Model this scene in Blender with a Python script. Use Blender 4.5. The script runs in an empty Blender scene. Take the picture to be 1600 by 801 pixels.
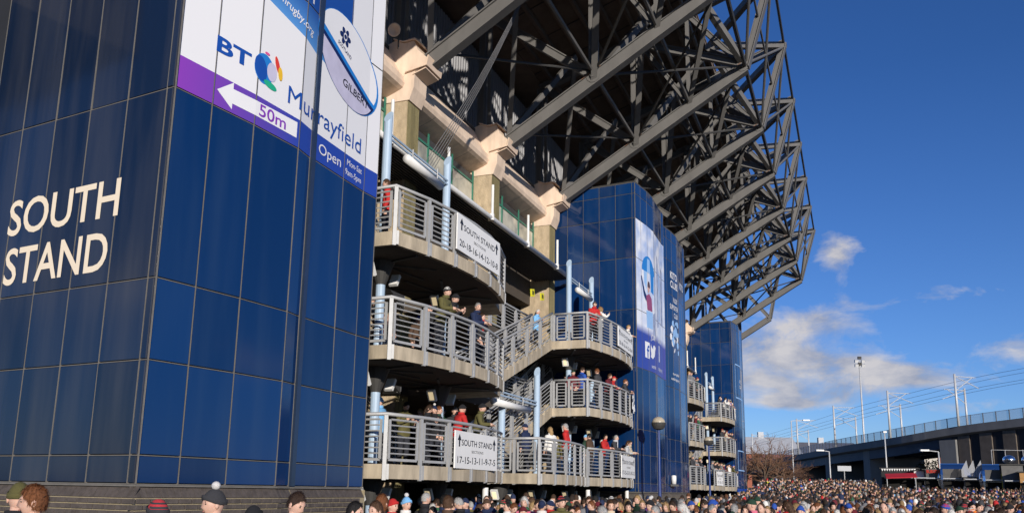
import bpy, math, random
from mathutils import Vector, Matrix
R = math.radians
random.seed(7)
scene = bpy.context.scene
COL = scene.collection

# ------------------------------------------------------------------ camera
cam_d = bpy.data.cameras.new('camera')
cam = bpy.data.objects.new('camera', cam_d)
COL.objects.link(cam)
scene.camera = cam
cam_d.sensor_width = 36
cam_d.lens = 36 * 1341 / 1600
cam_d.shift_y = (494.3 - 400.5) / 1600
cam_d.clip_start = 0.1
cam_d.clip_end = 6000
PITCH, ROLL = R(11.39), R(.937)
fw = Vector((0, math.cos(PITCH), math.sin(PITCH)))
up0 = Vector((0, -math.sin(PITCH), math.cos(PITCH)))
rt0 = Vector((1, 0, 0))
rt = rt0 * math.cos(ROLL) + up0 * math.sin(ROLL)
up = -rt0 * math.sin(ROLL) + up0 * math.cos(ROLL)
cam.matrix_world = Matrix(((rt.x, up.x, -fw.x, 0), (rt.y, up.y, -fw.y, 0), (rt.z, up.z, -fw.z, 2.15), (0, 0, 0, 1)))

# ------------------------------------------------------------------ sky, sun, exposure
SUN_AZ, SUN_EL = 167.0, 12.5
world = bpy.data.worlds.new('World')
scene.world = world
world.use_nodes = True
wt = world.node_tree
wt.nodes.clear()
def wn(t, **k):
    n = wt.nodes.new(t)
    for a, b in k.items(): setattr(n, a, b)
    return n
def wl(a, b): wt.links.new(a, b)
def wmath(op, a, b=None, clamp=False):
    n = wn('ShaderNodeMath', operation=op, use_clamp=clamp)
    for i, v in enumerate((a, b)):
        if v is None: continue
        if isinstance(v, (int, float)): n.inputs[i].default_value = v
        else: wl(v, n.inputs[i])
    return n.outputs[0]
sky = wn('ShaderNodeTexSky', sky_type='NISHITA', sun_disc=False)
sky.sun_elevation = R(SUN_EL)
sky.sun_rotation = R(SUN_AZ)
sky.altitude = 50
sky.air_density = 1.0
sky.dust_density = 0.0
sky.ozone_density = 5.0
tc = wn('ShaderNodeTexCoord')
sep = wn('ShaderNodeSeparateXYZ')
wl(tc.outputs['Generated'], sep.inputs[0])
az = wmath('MULTIPLY', wmath('ARCTAN2', sep.outputs[0], sep.outputs[1]), 57.2958)
el = wmath('MULTIPLY', wmath('ARCSINE', sep.outputs[2]), 57.2958)
cvec = wn('ShaderNodeCombineXYZ')
wl(wmath('MULTIPLY', az, .16), cvec.inputs[0])
wl(wmath('MULTIPLY', el, .30), cvec.inputs[1])
cn = wn('ShaderNodeTexNoise')
cn.inputs['Scale'].default_value = 1.25
cn.inputs['Detail'].default_value = 9
cn.inputs['Roughness'].default_value = .63
cn.inputs['Distortion'].default_value = .35
wl(cvec.outputs[0], cn.inputs['Vector'])
CLOUDS = [(17.2, 8.0, 4.4, 2.1, 1.15), (20.6, 6.9, 3.0, 1.5, .9), (24.0, 7.4, 3.0, 1.3, 1.0), (27.2, 7.0, 2.4, .8, .72), (21.4, 14.8, 1.5, 2.2, .98), (20.2, 10.6, 3.4, 1.3, .80),
          (26.5, 11.9, 5.0, .9, .66), (31.5, 8.4, 3.2, 1.2, .85), (18.3, 5.7, 3.0, .45, .80), (27, 5.2, 3.5, .6, .70), (11, 9.5, 5, 2.6, 1.1),
          (45, 10, 9, 2.5, .7), (70, 8, 10, 2, .8), (100, 12, 14, 3, .8), (-60, 9, 14, 3, .8), (-100, 12, 18, 4, .9), (-140, 8, 14, 3, .8), (140, 9, 14, 3, .7)]
msum = None
for (ca, ce, sa, se, w) in CLOUDS:
    dx = wmath('DIVIDE', wmath('SUBTRACT', az, ca), sa)
    dy = wmath('DIVIDE', wmath('SUBTRACT', el, ce), se)
    g = wmath('MULTIPLY', wmath('EXPONENT', wmath('MULTIPLY', wmath('ADD', wmath('MULTIPLY', dx, dx), wmath('MULTIPLY', dy, dy)), -1)), w)
    msum = g if msum is None else wmath('ADD', msum, g)
dens = wmath('SUBTRACT', wmath('ADD', wmath('MULTIPLY', wmath('MINIMUM', msum, 1.15), .95), wmath('MULTIPLY', cn.outputs[0], 2.0)), 1.50)
dens = wmath('MULTIPLY', dens, 1.7, True)
# cloud body: lit tops, greyer bases
cn2 = wn('ShaderNodeTexNoise')
cn2.inputs['Scale'].default_value = 2.6
cn2.inputs['Detail'].default_value = 5
cv2 = wn('ShaderNodeVectorMath', operation='ADD')
wl(cvec.outputs[0], cv2.inputs[0])
cv2.inputs[1].default_value = (.35, -.42, 0)
wl(cv2.outputs[0], cn2.inputs['Vector'])
cmix = wn('ShaderNodeMixRGB')
cmix.inputs[1].default_value = (3.3, 3.6, 4.6, 1)
cmix.inputs[2].default_value = (6.4, 6.15, 6.2, 1)
wl(wmath('MULTIPLY', wmath('SUBTRACT', wmath('ADD', cn.outputs[0], wmath('SUBTRACT', .5, cn2.outputs[0])), .30), 2.6, True), cmix.inputs[0])
smix = wn('ShaderNodeMixRGB')
wl(wmath('MULTIPLY', dens, .93), smix.inputs[0])
tint = wn('ShaderNodeMixRGB')          # clear polar air: bluer than the default atmosphere
tint.inputs[1].default_value = (1.0, 1.05, 1.40, 1)
tint.inputs[2].default_value = (.56, .78, 1.14, 1)
wl(wmath('DIVIDE', el, 26.0, True), tint.inputs[0])
sgam = wn('ShaderNodeVectorMath', operation='MULTIPLY')
wl(sky.outputs[0], sgam.inputs[0]); wl(tint.outputs[0], sgam.inputs[1])
wl(sgam.outputs[0], smix.inputs[1])
wl(cmix.outputs[0], smix.inputs[2])
bg = wn('ShaderNodeBackground')
bg.inputs['Strength'].default_value = .1
wl(smix.outputs[0], bg.inputs['Color'])
wo = wn('ShaderNodeOutputWorld')
wl(bg.outputs[0], wo.inputs[0])

sun_d = bpy.data.lights.new('sun', 'SUN')
sun_d.energy = 4.8
sun_d.angle = R(.5)
sun_d.color = (1, .93, .83)
sun = bpy.data.objects.new('sun', sun_d)
COL.objects.link(sun)
sv = Vector((math.sin(R(SUN_AZ)) * math.cos(R(SUN_EL)), math.cos(R(SUN_AZ)) * math.cos(R(SUN_EL)), math.sin(R(SUN_EL))))
sun.rotation_euler = sv.to_track_quat('Z', 'Y').to_euler()
scene.view_settings.view_transform = 'Standard'
scene.view_settings.look = 'None'
scene.view_settings.exposure = 0
scene.view_settings.gamma = 1
scene.view_settings.use_curve_mapping = False
scene.render.engine = 'CYCLES'
scene.cycles.max_bounces = 6
scene.cycles.transparent_max_bounces = 8

# ------------------------------------------------------------------ materials
MATS = {}
def mat(name, col, rough=.7, metal=0, var=.12, scale=3., bump=0., bscale=40., objcol=False, spec=.4, streak=0., emis=None, coat=0.):
    if name in MATS: return MATS[name]
    m = bpy.data.materials.new(name)
    m.use_nodes = True
    nt = m.node_tree
    b = nt.nodes['Principled BSDF']
    b.inputs['Roughness'].default_value = rough
    b.inputs['Metallic'].default_value = metal
    b.inputs['Specular IOR Level'].default_value = spec
    if coat: b.inputs['Coat Weight'].default_value = coat; b.inputs['Coat Roughness'].default_value = .05
    geo = nt.nodes.new('ShaderNodeNewGeometry')
    n = nt.nodes.new('ShaderNodeTexNoise')
    n.inputs['Scale'].default_value = scale
    n.inputs['Detail'].default_value = 6
    n.inputs['Roughness'].default_value = .6
    oi = nt.nodes.new('ShaderNodeObjectInfo')
    if streak:
        mp = nt.nodes.new('ShaderNodeMapping')
        mp.inputs['Scale'].default_value = (1, 1, streak)
        nt.links.new(geo.outputs['Position'], mp.inputs[0])
        nt.links.new(mp.outputs[0], n.inputs['Vector'])
    else:
        nt.links.new(geo.outputs['Position'], n.inputs['Vector'])
    mr = nt.nodes.new('ShaderNodeMapRange')
    mr.inputs[1].default_value = .25; mr.inputs[2].default_value = .75
    mr.inputs[3].default_value = 1 - var; mr.inputs[4].default_value = 1 + var
    nt.links.new(n.outputs[0], mr.inputs[0])
    mx = nt.nodes.new('ShaderNodeVectorMath'); mx.operation = 'SCALE'
    if objcol: nt.links.new(oi.outputs['Color'], mx.inputs[0])
    else: mx.inputs[0].default_value = col[:3]
    nt.links.new(mr.outputs[0], mx.inputs['Scale'])
    nt.links.new(mx.outputs[0], b.inputs['Base Color'])
    if bump:
        n2 = nt.nodes.new('ShaderNodeTexNoise'); n2.inputs['Scale'].default_value = bscale; n2.inputs['Detail'].default_value = 4
        nt.links.new(geo.outputs['Position'], n2.inputs['Vector'])
        bp = nt.nodes.new('ShaderNodeBump'); bp.inputs['Strength'].default_value = bump; bp.inputs['Distance'].default_value = .02
        nt.links.new(n2.outputs[0], bp.inputs['Height'])
        nt.links.new(bp.outputs[0], b.inputs['Normal'])
    if emis:
        b.inputs['Emission Color'].default_value = (*emis[:3], 1); b.inputs['Emission Strength'].default_value = emis[3]
    MATS[name] = m
    return m
def nodes(m): return m.node_tree, m.node_tree.nodes['Principled BSDF']

M_steel = mat('painted_steel', (.128, .122, .116), .55, 0, .16, 1.6, .05, 60, streak=.3)
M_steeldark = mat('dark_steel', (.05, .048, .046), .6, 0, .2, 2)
M_rust = mat('rusty_steel', (.22, .095, .045), .8, 0, .4, 6)
M_deck = mat('roof_deck_board', (.14, .105, .08), .85, 0, .25, 1.2, .1, 12)
M_corr = mat('corrugated_sheet', (.21, .21, .225), .45, 0, .1, 1.5)
M_concrete = mat('stained_concrete', (.41, .345, .255), .9, 0, .48, 2.6, .3, 45, streak=.22)
M_soffit = mat('concrete_soffit', (.075, .06, .047), .9, 0, .2, 2., .2, 30)  # concrete darkened in colour to carry the shade under the slabs
M_rail = mat('galvanised_rail', (.38, .38, .38), .5, .15, .1, 6)
M_pebble = mat('pebbledash', (.42, .33, .22), .95, 0, .3, 4., 1., 22, streak=.5)
M_beige = mat('beige_render', (.71, .555, .43), .8, 0, .24, 2.2, .12, 50, streak=.3)
M_beigecap = mat('beige_cap_metal', (.68, .52, .40), .55, 0, .1, 2)
M_green = mat('green_frame', (.035, .17, .115), .45, 0, .1, 4)
M_paleblue = mat('pale_blue_paint', (.37, .48, .61), .45, 0, .06, 3)
M_whitepaint = mat('white_paint', (.74, .73, .71), .5, 0, .06, 3)
M_offwhite = mat('board_white', (.80, .79, .77), .5, 0, .03, 2)
M_black = mat('black_lettering', (.012, .014, .022), .5, 0, .05)
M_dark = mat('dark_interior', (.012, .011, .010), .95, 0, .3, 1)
M_louvre = mat('canopy_soffit', (.055, .055, .058), .7, 0, .2, 3)
M_joint = mat('joint_strip', (.19, .175, .155), .5, .2, .15, 5)
M_jointdark = mat('joint_gap', (.02, .02, .024), .8)
M_core = mat('cladding_backing', (.012, .014, .02), .8)
M_cream = mat('cream_lettering', (.80, .68, .52), .45, 0, .04)
M_brick = mat('dark_brick', (.085, .07, .062), .75, 0, .35, 9, .3, 60)
M_mortar = mat('mortar', (.30, .25, .16), .95, 0, .2, 12, .3, 80)
M_vwhite = mat('vinyl_white', (.80, .79, .80), .35, 0, .02)
M_vblue = mat('vinyl_blue', (.012, .075, .36), .35, 0, .04)
M_vmid = mat('vinyl_mid_blue', (.02, .20, .58), .35, 0, .03)
M_vnavy = mat('vinyl_navy', (.008, .02, .10), .35)
M_vpurple = mat('vinyl_purple', (.22, .045, .42), .35)
M_vlight = mat('vinyl_pale_blue', (.30, .50, .80), .35, 0, .1, 2)
M_vlilac = mat('vinyl_lilac', (.55, .52, .66), .35)
M_vred = mat('vinyl_red', (.68, .05, .03), .35)
M_vyellow = mat('vinyl_yellow', (.80, .48, .03), .35)
M_vgreen = mat('vinyl_green', (.02, .38, .22), .35)
M_vpink = mat('vinyl_pink', (.75, .09, .30), .35)
M_yellow = mat('yellow_plate', (.72, .66, .03), .5)
M_lamp = mat('lamp_diffuser', (.75, .66, .48), .4, emis=(1, .78, .45, .55))
M_asphalt = mat('asphalt', (.055, .054, .053), .9, 0, .25, .8, .3, 50)
M_globe = mat('globe_lamp', (.42, .36, .27), .3, 0, .1, 6)
M_bluepost = mat('blue_post_paint', (.01, .035, .16), .4)
M_skin = mat('skin', (.60, .37, .28), .55, 0, .08, 20)
M_skin.node_tree.nodes['Principled BSDF'].inputs['Subsurface Weight'].default_value = .12
M_skin.node_tree.nodes['Principled BSDF'].inputs['Subsurface Radius'].default_value = (.02, .008, .005)
M_coat = mat('coat_fabric', (1, 1, 1), .85, 0, .18, 9, .25, 30, objcol=True)
M_hat = mat('knit', (1, 1, 1), .95, 0, .14, 90, .5, 220, objcol=True)
M_hair = mat('hair', (1, 1, 1), .55, 0, .55, 110, .6, 200, objcol=True)
M_trouser = mat('trouser_fabric', (.022, .024, .034), .9, 0, .3, 10)
M_shoe = mat('shoe_leather', (.02, .017, .015), .5)
M_eye = mat('eye', (.03, .022, .018), .2)
M_lip = mat('lips', (.36, .15, .12), .5)
M_viaduct = mat('viaduct_concrete', (.20, .195, .19), .9, 0, .25, .4, .1, 5, streak=.3)
M_girder = mat('viaduct_girder', (.03, .042, .07), .6, 0, .2, .5)
M_wallstripe = mat('abutment_panel', (.13, .105, .085), .9, 0, .3, .8)
M_wallblack = mat('abutment_black', (.03, .028, .03), .9, 0, .3, .8)
M_ole = mat('mast_galvanised', (.50, .50, .50), .45, .1, .08, 2)
M_wire = mat('wire', (.06, .06, .07), .5)
M_chrome = mat('polished_metal', (.82, .84, .88), .16, 1, .05, 2)
M_stallgrey = mat('stall_panel', (.13, .125, .12), .6, 0, .2, 2)
M_wood = mat('plywood', (.42, .23, .085), .7, 0, .25, 3)
M_bark = mat('bark', (.10, .07, .05), .95, 0, .3, 6, .4, 30)
M_twig = mat('twigs', (.16, .085, .05), .95, 0, .3, 3)
M_redroof = mat('red_brick_wall', (.30, .10, .06), .85, 0, .2, 2)
M_roofpale = mat('pale_roof_sheet', (.42, .43, .45), .6, 0, .1, .6)
M_roofdark = mat('slate_roof', (.13, .13, .15), .8, 0, .2, .6)
M_hivis = mat('yellow_hivis', (.65, .75, .02), .6)
M_evergreen = mat('shrub_leaf', (.07, .075, .03), .8, 0, .3, 3)

# glossy navy cladding, each panel a little different, with dusty streaks that also carry painted reflection
def make_navy(name, col, dcol, dmax, r0, r1):
    m = bpy.data.materials.new(name); m.use_nodes = True
    nt, b = nodes(m)
    N = nt.nodes.new; L = nt.links.new
    geo = N('ShaderNodeNewGeometry'); oi = N('ShaderNodeObjectInfo')
    mp = N('ShaderNodeMapping'); mp.inputs['Scale'].default_value = (1.0, 1.0, .10)
    L(geo.outputs['Position'], mp.inputs[0])
    ns = N('ShaderNodeTexNoise'); ns.inputs['Scale'].default_value = 2.4; ns.inputs['Detail'].default_value = 6; L(mp.outputs[0], ns.inputs['Vector'])
    nb = N('ShaderNodeTexNoise'); nb.inputs['Scale'].default_value = .7; nb.inputs['Detail'].default_value = 3; L(geo.outputs['Position'], nb.inputs['Vector'])
    dust_refl = N('ShaderNodeMapRange'); dust_refl.inputs[1].default_value = .42; dust_refl.inputs[2].default_value = .8; dust_refl.inputs[3].default_value = 0; dust_refl.inputs[4].default_value = dmax
    L(ns.outputs[0], dust_refl.inputs[0])
    pv = N('ShaderNodeMapRange'); pv.inputs[3].default_value = .72; pv.inputs[4].default_value = 1.28; L(oi.outputs['Random'], pv.inputs[0])
    base = N('ShaderNodeVectorMath'); base.operation = 'SCALE'; base.inputs[0].default_value = col; L(pv.outputs[0], base.inputs['Scale'])
    mx = N('ShaderNodeMixRGB'); mx.inputs[2].default_value = (*dcol, 1)
    L(dust_refl.outputs[0], mx.inputs[0]); L(base.outputs[0], mx.inputs[1]); L(mx.outputs[0], b.inputs['Base Color'])
    rr = N('ShaderNodeMapRange'); rr.inputs[3].default_value = r0; rr.inputs[4].default_value = r1; L(nb.outputs[0], rr.inputs[0]); L(rr.outputs[0], b.inputs['Roughness'])
    b.inputs['Specular IOR Level'].default_value = .55
    nw = N('ShaderNodeTexNoise'); nw.inputs['Scale'].default_value = .9; nw.inputs['Detail'].default_value = 2; L(mp.outputs[0], nw.inputs['Vector'])
    bp = N('ShaderNodeBump'); bp.inputs['Strength'].default_value = .22; bp.inputs['Distance'].default_value = .06
    L(nw.outputs[0], bp.inputs['Height']); L(bp.outputs[0], b.inputs['Normal'])
    return m
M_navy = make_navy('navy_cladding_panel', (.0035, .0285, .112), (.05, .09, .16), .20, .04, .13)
M_navyrefl = make_navy('navy_panel_painted_reflection', (.0085, .0185, .046), (.10, .098, .10), .34, .06, .18)  # duller copy for the near left face, its reflected surroundings painted into the colour
def make_glass():
    m = bpy.data.materials.new('window_glass'); m.use_nodes = True
    nt, b = nodes(m)
    b.inputs['Base Color'].default_value = (.20, .21, .19, 1); b.inputs['Roughness'].default_value = .06; b.inputs['Specular IOR Level'].default_value = .8
    geo = nt.nodes.new('ShaderNodeNewGeometry'); n = nt.nodes.new('ShaderNodeTexNoise'); n.inputs['Scale'].default_value = .8; n.inputs['Detail'].default_value = 3
    nt.links.new(geo.outputs['Position'], n.inputs['Vector'])
    cr = nt.nodes.new('ShaderNodeValToRGB')
    cr.color_ramp.elements[0].color = (.22, .23, .21, 1); cr.color_ramp.elements[1].color = (.66, .62, .50, 1)
    cr.color_ramp.elements[0].position = .35; cr.color_ramp.elements[1].position = .62
    nt.links.new(n.outputs[0], cr.inputs[0]); nt.links.new(cr.outputs[0], b.inputs['Base Color'])
    return m
M_glass = make_glass()
def make_mesh_fence():
    m = bpy.data.materials.new('fence_mesh'); m.use_nodes = True
    nt, b = nodes(m)
    b.inputs['Base Color'].default_value = (.55, .56, .58, 1); b.inputs['Alpha'].default_value = .45; b.inputs['Roughness'].default_value = .6
    return m
M_fmesh = make_mesh_fence()
def make_uvprint(name, fn):
    m = bpy.data.materials.new(name); m.use_nodes = True
    nt, b = nodes(m)
    b.inputs['Roughness'].default_value = .35
    uvn = nt.nodes.new('ShaderNodeUVMap'); sx = nt.nodes.new('ShaderNodeSeparateXYZ'); nt.links.new(uvn.outputs[0], sx.inputs[0])
    def mth(op, a, c=None, clamp=False):
        n = nt.nodes.new('ShaderNodeMath'); n.operation = op; n.use_clamp = clamp
        for i, v in enumerate((a, c)):
            if v is None: continue
            if isinstance(v, (int, float)): n.inputs[i].default_value = v
            else: nt.links.new(v, n.inputs[i])
        return n.outputs[0]
    def mix(f, a, c):
        n = nt.nodes.new('ShaderNodeMixRGB')
        for i, v in enumerate((f, a, c)):
            if isinstance(v, (int, float)): n.inputs[i].default_value = v
            elif isinstance(v, tuple): n.inputs[i].default_value = (*v, 1)
            else: nt.links.new(v, n.inputs[i])
        return n.outputs[0]
    def noise(sc):
        n = nt.nodes.new('ShaderNodeTexNoise'); n.inputs['Scale'].default_value = sc; n.inputs['Detail'].default_value = 5
        nt.links.new(uvn.outputs[0], n.inputs['Vector']); return n.outputs[0]
    nt.links.new(fn(sx.outputs[0], sx.outputs[1], mth, mix, noise), b.inputs['Base Color'])
    return m
def f_banner(s, z, mth, mix, noise):
    ramp = mth('DIVIDE', s, 2.7, True)
    band = mix(ramp, (.25, .05, .44), (.022, .06, .36))
    white = (.80, .79, .80)
    edge = mth('SUBTRACT', z, mth('SUBTRACT', 10.72, mth('MULTIPLY', s, .22)))     # >0 above swoosh edge
    blue = mix(mth('MULTIPLY', edge, 1.2, True), (.10, .30, .66), (.012, .07, .32))
    isb = mth('MULTIPLY', mth('GREATER_THAN', edge, 0), mth('LESS_THAN', s, 4.25))
    upper = mix(isb, white, blue)
    return mix(mth('LESS_THAN', z, 8.53), upper, band)
def f_poster(s, z, mth, mix, noise):
    up = mth('DIVIDE', mth('SUBTRACT', z, 8.0), 7.45, True)
    skyc = mix(up, (.74, .76, .84), (.36, .47, .74))
    wh = mix(mth('MULTIPLY', mth('SUBTRACT', noise(.9), .42), 5, True), skyc, (.80, .81, .86))
    low = mix(mth('DIVIDE', s, 5.4, True), (.025, .055, .33), (.07, .06, .34))
    e = mth('SUBTRACT', mth('SUBTRACT', 9.95, mth('MULTIPLY', s, .03)), z)
    return mix(mth('MULTIPLY', mth('ADD', e, .25), 2.5, True), wh, low)
M_banner = make_uvprint('banner_print', f_banner)
M_poster = make_uvprint('poster_print', f_poster)
def brick_mat(name, c1, c2, cm, bw=.235, bh=.082):
    m = bpy.data.materials.new(name); m.use_nodes = True
    nt, b = nodes(m); b.inputs['Roughness'].default_value = .85
    uvn = nt.nodes.new('ShaderNodeUVMap')
    t = nt.nodes.new('ShaderNodeTexBrick')
    t.inputs['Scale'].default_value = 1; t.inputs['Brick Width'].default_value = bw; t.inputs['Row Height'].default_value = bh; t.inputs['Mortar Size'].default_value = .006
    t.inputs['Color1'].default_value = (*c1, 1); t.inputs['Color2'].default_value = (*c2, 1); t.inputs['Mortar'].default_value = (*cm, 1)
    nt.links.new(uvn.outputs[0], t.inputs['Vector']); nt.links.new(t.outputs['Color'], b.inputs['Base Color'])
    bp = nt.nodes.new('ShaderNodeBump'); bp.inputs['Strength'].default_value = .4; bp.inputs['Distance'].default_value = .01; bp.invert = True
    nt.links.new(t.outputs['Fac'], bp.inputs['Height']); nt.links.new(bp.outputs[0], b.inputs['Normal'])
    return m
M_brickfar = brick_mat('brick_plinth', (.075, .063, .056), (.11, .09, .078), (.19, .16, .11))

# ------------------------------------------------------------------ builders
class MB:
    def __init__(s): s.v = []; s.f = []; s.m = []; s.uv = None
    def face(s, pts, m=0):
        i = len(s.v); s.v += [Vector(p) for p in pts]; s.f.append(tuple(range(i, i + len(pts)))); s.m.append(m)
    def hexa(s, b, t, m=0):      # bottom 4, top 4 (ccw from above)
        i = len(s.v); s.v += [Vector(p) for p in b] + [Vector(p) for p in t]
        for q in ((3, 2, 1, 0), (4, 5, 6, 7), (0, 1, 5, 4), (1, 2, 6, 5), (2, 3, 7, 6), (3, 0, 4, 7)):
            s.f.append(tuple(i + k for k in q)); s.m.append(m)
        return s
    def box(s, c, ax, ay, az, m=0):   # half vectors
        c, ax, ay, az = Vector(c), Vector(ax), Vector(ay), Vector(az)
        return s.hexa([c - ax - ay - az, c + ax - ay - az, c + ax + ay - az, c - ax + ay - az], [c - ax - ay + az, c + ax - ay + az, c + ax + ay + az, c - ax + ay + az], m)
    def beam(s, p, q, w, h, side=None, m=0):
        p, q = Vector(p), Vector(q); d = q - p; L = d.length; d.normalize()
        if side is None:
            side = d.cross(Vector((0, 0, 1)))
            if side.length < 1e-3: side = Vector((1, 0, 0))
        side = (Vector(side) - d * Vector(side).dot(d)).normalized()
        upv = side.cross(d)
        return s.box((p + q) / 2, d * L / 2, side * w / 2, upv * h / 2, m)
    def ibeam(s, p, q, w, h, side, tf=.05):
        p, q = Vector(p), Vector(q); d = (q - p).normalized(); side = (Vector(side) - d * Vector(side).dot(d)).normalized(); upv = side.cross(d)
        s.beam(p, q, w * .62, h - 2 * tf, side)
        o = upv * (h / 2 - tf / 2)
        s.beam(p + o, q + o, w, tf, side); s.beam(p - o, q - o, w, tf, side)
        return s
    def tube(s, p, q, r, n=8, r2=None, m=0, caps=True):
        p, q = Vector(p), Vector(q); d = (q - p).normalized()
        a = d.cross(Vector((0, 0, 1)) if abs(d.z) < .95 else Vector((1, 0, 0))).normalized(); b = d.cross(a)
        r2 = r if r2 is None else r2; i = len(s.v)
        for (c, rr) in ((p, r), (q, r2)):
            for k in range(n):
                t = 2 * math.pi * k / n; s.v.append(c + a * math.cos(t) * rr + b * math.sin(t) * rr)
        for k in range(n):
            k2 = (k + 1) % n; s.f.append((i + k, i + k2, i + n + k2, i + n + k)); s.m.append(m)
        if caps:
            s.f.append(tuple(i + k for k in range(n))[::-1]); s.m.append(m); s.f.append(tuple(i + n + k for k in range(n))); s.m.append(m)
        return s
    def path(s, pts, r, n=8, m=0):
        pts = [Vector(p) for p in pts]; i = len(s.v); K = len(pts)
        for j, c in enumerate(pts):
            d = (pts[min(j + 1, K - 1)] - pts[max(j - 1, 0)]).normalized()
            a = d.cross(Vector((0, 0, 1)) if abs(d.z) < .95 else Vector((1, 0, 0))).normalized(); b = d.cross(a)
            for k in range(n):
                t = 2 * math.pi * k / n; s.v.append(c + a * math.cos(t) * r + b * math.sin(t) * r)
        for j in range(K - 1):
            for k in range(n):
                k2 = (k + 1) % n; s.f.append((i + j * n + k, i + j * n + k2, i + (j + 1) * n + k2, i + (j + 1) * n + k)); s.m.append(m)
        s.f.append(tuple(i + k for k in range(n))[::-1]); s.m.append(m)
        s.f.append(tuple(i + (K - 1) * n + k for k in range(n))); s.m.append(m)
        return s
    def lathe(s, c, prof, n=16, m=0, axis=None):
        c = Vector(c); i = len(s.v); K = len(prof)
        ax = Vector((0, 0, 1)) if axis is None else Vector(axis).normalized()
        a = ax.cross(Vector((1, 0, 0)) if abs(ax.x) < .9 else Vector((0, 1, 0))).normalized(); b = ax.cross(a)
        for (r, z) in prof:
            for k in range(n):
                t = 2 * math.pi * k / n; s.v.append(c + (a * math.cos(t) + b * math.sin(t)) * r + ax * z)
        for j in range(K - 1):
            for k in range(n):
                k2 = (k + 1) % n; s.f.append((i + j * n + k, i + j * n + k2, i + (j + 1) * n + k2, i + (j + 1) * n + k)); s.m.append(m)
        s.f.append(tuple(i + k for k in range(n))[::-1]); s.m.append(m)
        s.f.append(tuple(i + (K - 1) * n + k for k in range(n))); s.m.append(m)
        return s
    def prism(s, poly, z0, z1, m=0):    # poly xy ccw
        n = len(poly); i = len(s.v)
        s.v += [Vector((p[0], p[1], z0)) for p in poly] + [Vector((p[0], p[1], z1)) for p in poly]
        s.f.append(tuple(range(i, i + n))[::-1]); s.m.append(m); s.f.append(tuple(range(i + n, i + 2 * n))); s.m.append(m)
        for k in range(n):
            k2 = (k + 1) % n; s.f.append((i + k, i + k2, i + n + k2, i + n + k)); s.m.append(m)
        return s
    def extrude(s, poly3, vec, m=0):
        n = len(poly3); i = len(s.v); vec = Vector(vec)
        s.v += [Vector(p) for p in poly3] + [Vector(p) + vec for p in poly3]
        s.f.append(tuple(range(i, i + n))[::-1]); s.m.append(m); s.f.append(tuple(range(i + n, i + 2 * n))); s.m.append(m)
        for k in range(n):
            k2 = (k + 1) % n; s.f.append((i + k, i + k2, i + n + k2, i + n + k)); s.m.append(m)
        return s
    def ball(s, c, rx, ry, rz, n=10, k=7, m=0):
        c = Vector(c); i = len(s.v)
        for j in range(1, k):
            ph = math.pi * j / k
            for t in range(n):
                th = 2 * math.pi * t / n
                s.v.append(c + Vector((rx * math.sin(ph) * math.cos(th), ry * math.sin(ph) * math.sin(th), rz * math.cos(ph))))
        s.v += [c + Vector((0, 0, rz)), c - Vector((0, 0, rz))]; T = len(s.v) - 2; B = T + 1
        for j in range(k - 2):
            for t in range(n):
                t2 = (t + 1) % n; s.f.append((i + j * n + t, i + (j + 1) * n + t, i + (j + 1) * n + t2, i + j * n + t2)); s.m.append(m)
        for t in range(n):
            t2 = (t + 1) % n; s.f.append((T, i + t, i + t2)); s.m.append(m); s.f.append((B, i + (k - 2) * n + t2, i + (k - 2) * n + t)); s.m.append(m)
        return s
    def mesh(s, name, mats, off=None, smooth=False):
        me = bpy.data.meshes.new(name)
        o = off or Vector((0, 0, 0))
        me.from_pydata([tuple(p - o) for p in s.v], [], s.f)
        for mm in (mats if isinstance(mats, (list, tuple)) else [mats]): me.materials.append(mm)
        me.polygons.foreach_set('material_index', s.m)
        if smooth: me.polygons.foreach_set('use_smooth', [True] * len(s.f))
        if s.uv:
            uvl = me.uv_layers.new(name='UVMap')
            for li, vi in enumerate(l.vertex_index for l in me.loops): uvl.data[li].uv = s.uv[vi]
        me.update()
        return me
ORG = {}
def tag(o, label, cat, group=None):
    o['label'] = label; o['category'] = cat
    if group: o['group'] = group
    return o
def thing(name, label, cat, loc, group=None):
    o = bpy.data.objects.new(name, None); o.empty_display_size = .3; o.location = loc; COL.objects.link(o)
    ORG[o] = Vector(loc)
    return tag(o, label, cat, group)
def part(name, mb, mats, root, under=None, smooth=False, label=None):
    """mesh child; geometry is given in world space, root is the thing's Empty, under an optional parent part"""
    me = mb.mesh(name, mats, ORG[root], smooth)
    o = bpy.data.objects.new(name, me); COL.objects.link(o); o.parent = under or root
    if label: o['label'] = label
    return o
def inst(name, me, mw, root, under=None):
    """shared-mesh child placed by a world matrix"""
    o = bpy.data.objects.new(name, me); COL.objects.link(o); o.parent = under or root
    o.matrix_local = Matrix.Translation(-ORG[root]) @ mw
    return o
def solo(name, mb, mats, loc, label, cat, group=None, smooth=False):
    loc = Vector(loc); o = bpy.data.objects.new(name, mb.mesh(name, mats, loc, smooth)); o.location = loc; COL.objects.link(o)
    return tag(o, label, cat, group)
def struct(name, mb, mats, kind='structure', smooth=False):
    o = bpy.data.objects.new(name, mb.mesh(name, mats, None, smooth)); COL.objects.link(o); o['kind'] = kind
    return o
def shade(o): o.data.polygons.foreach_set('use_smooth', [True] * len(o.data.polygons)); return o

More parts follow.
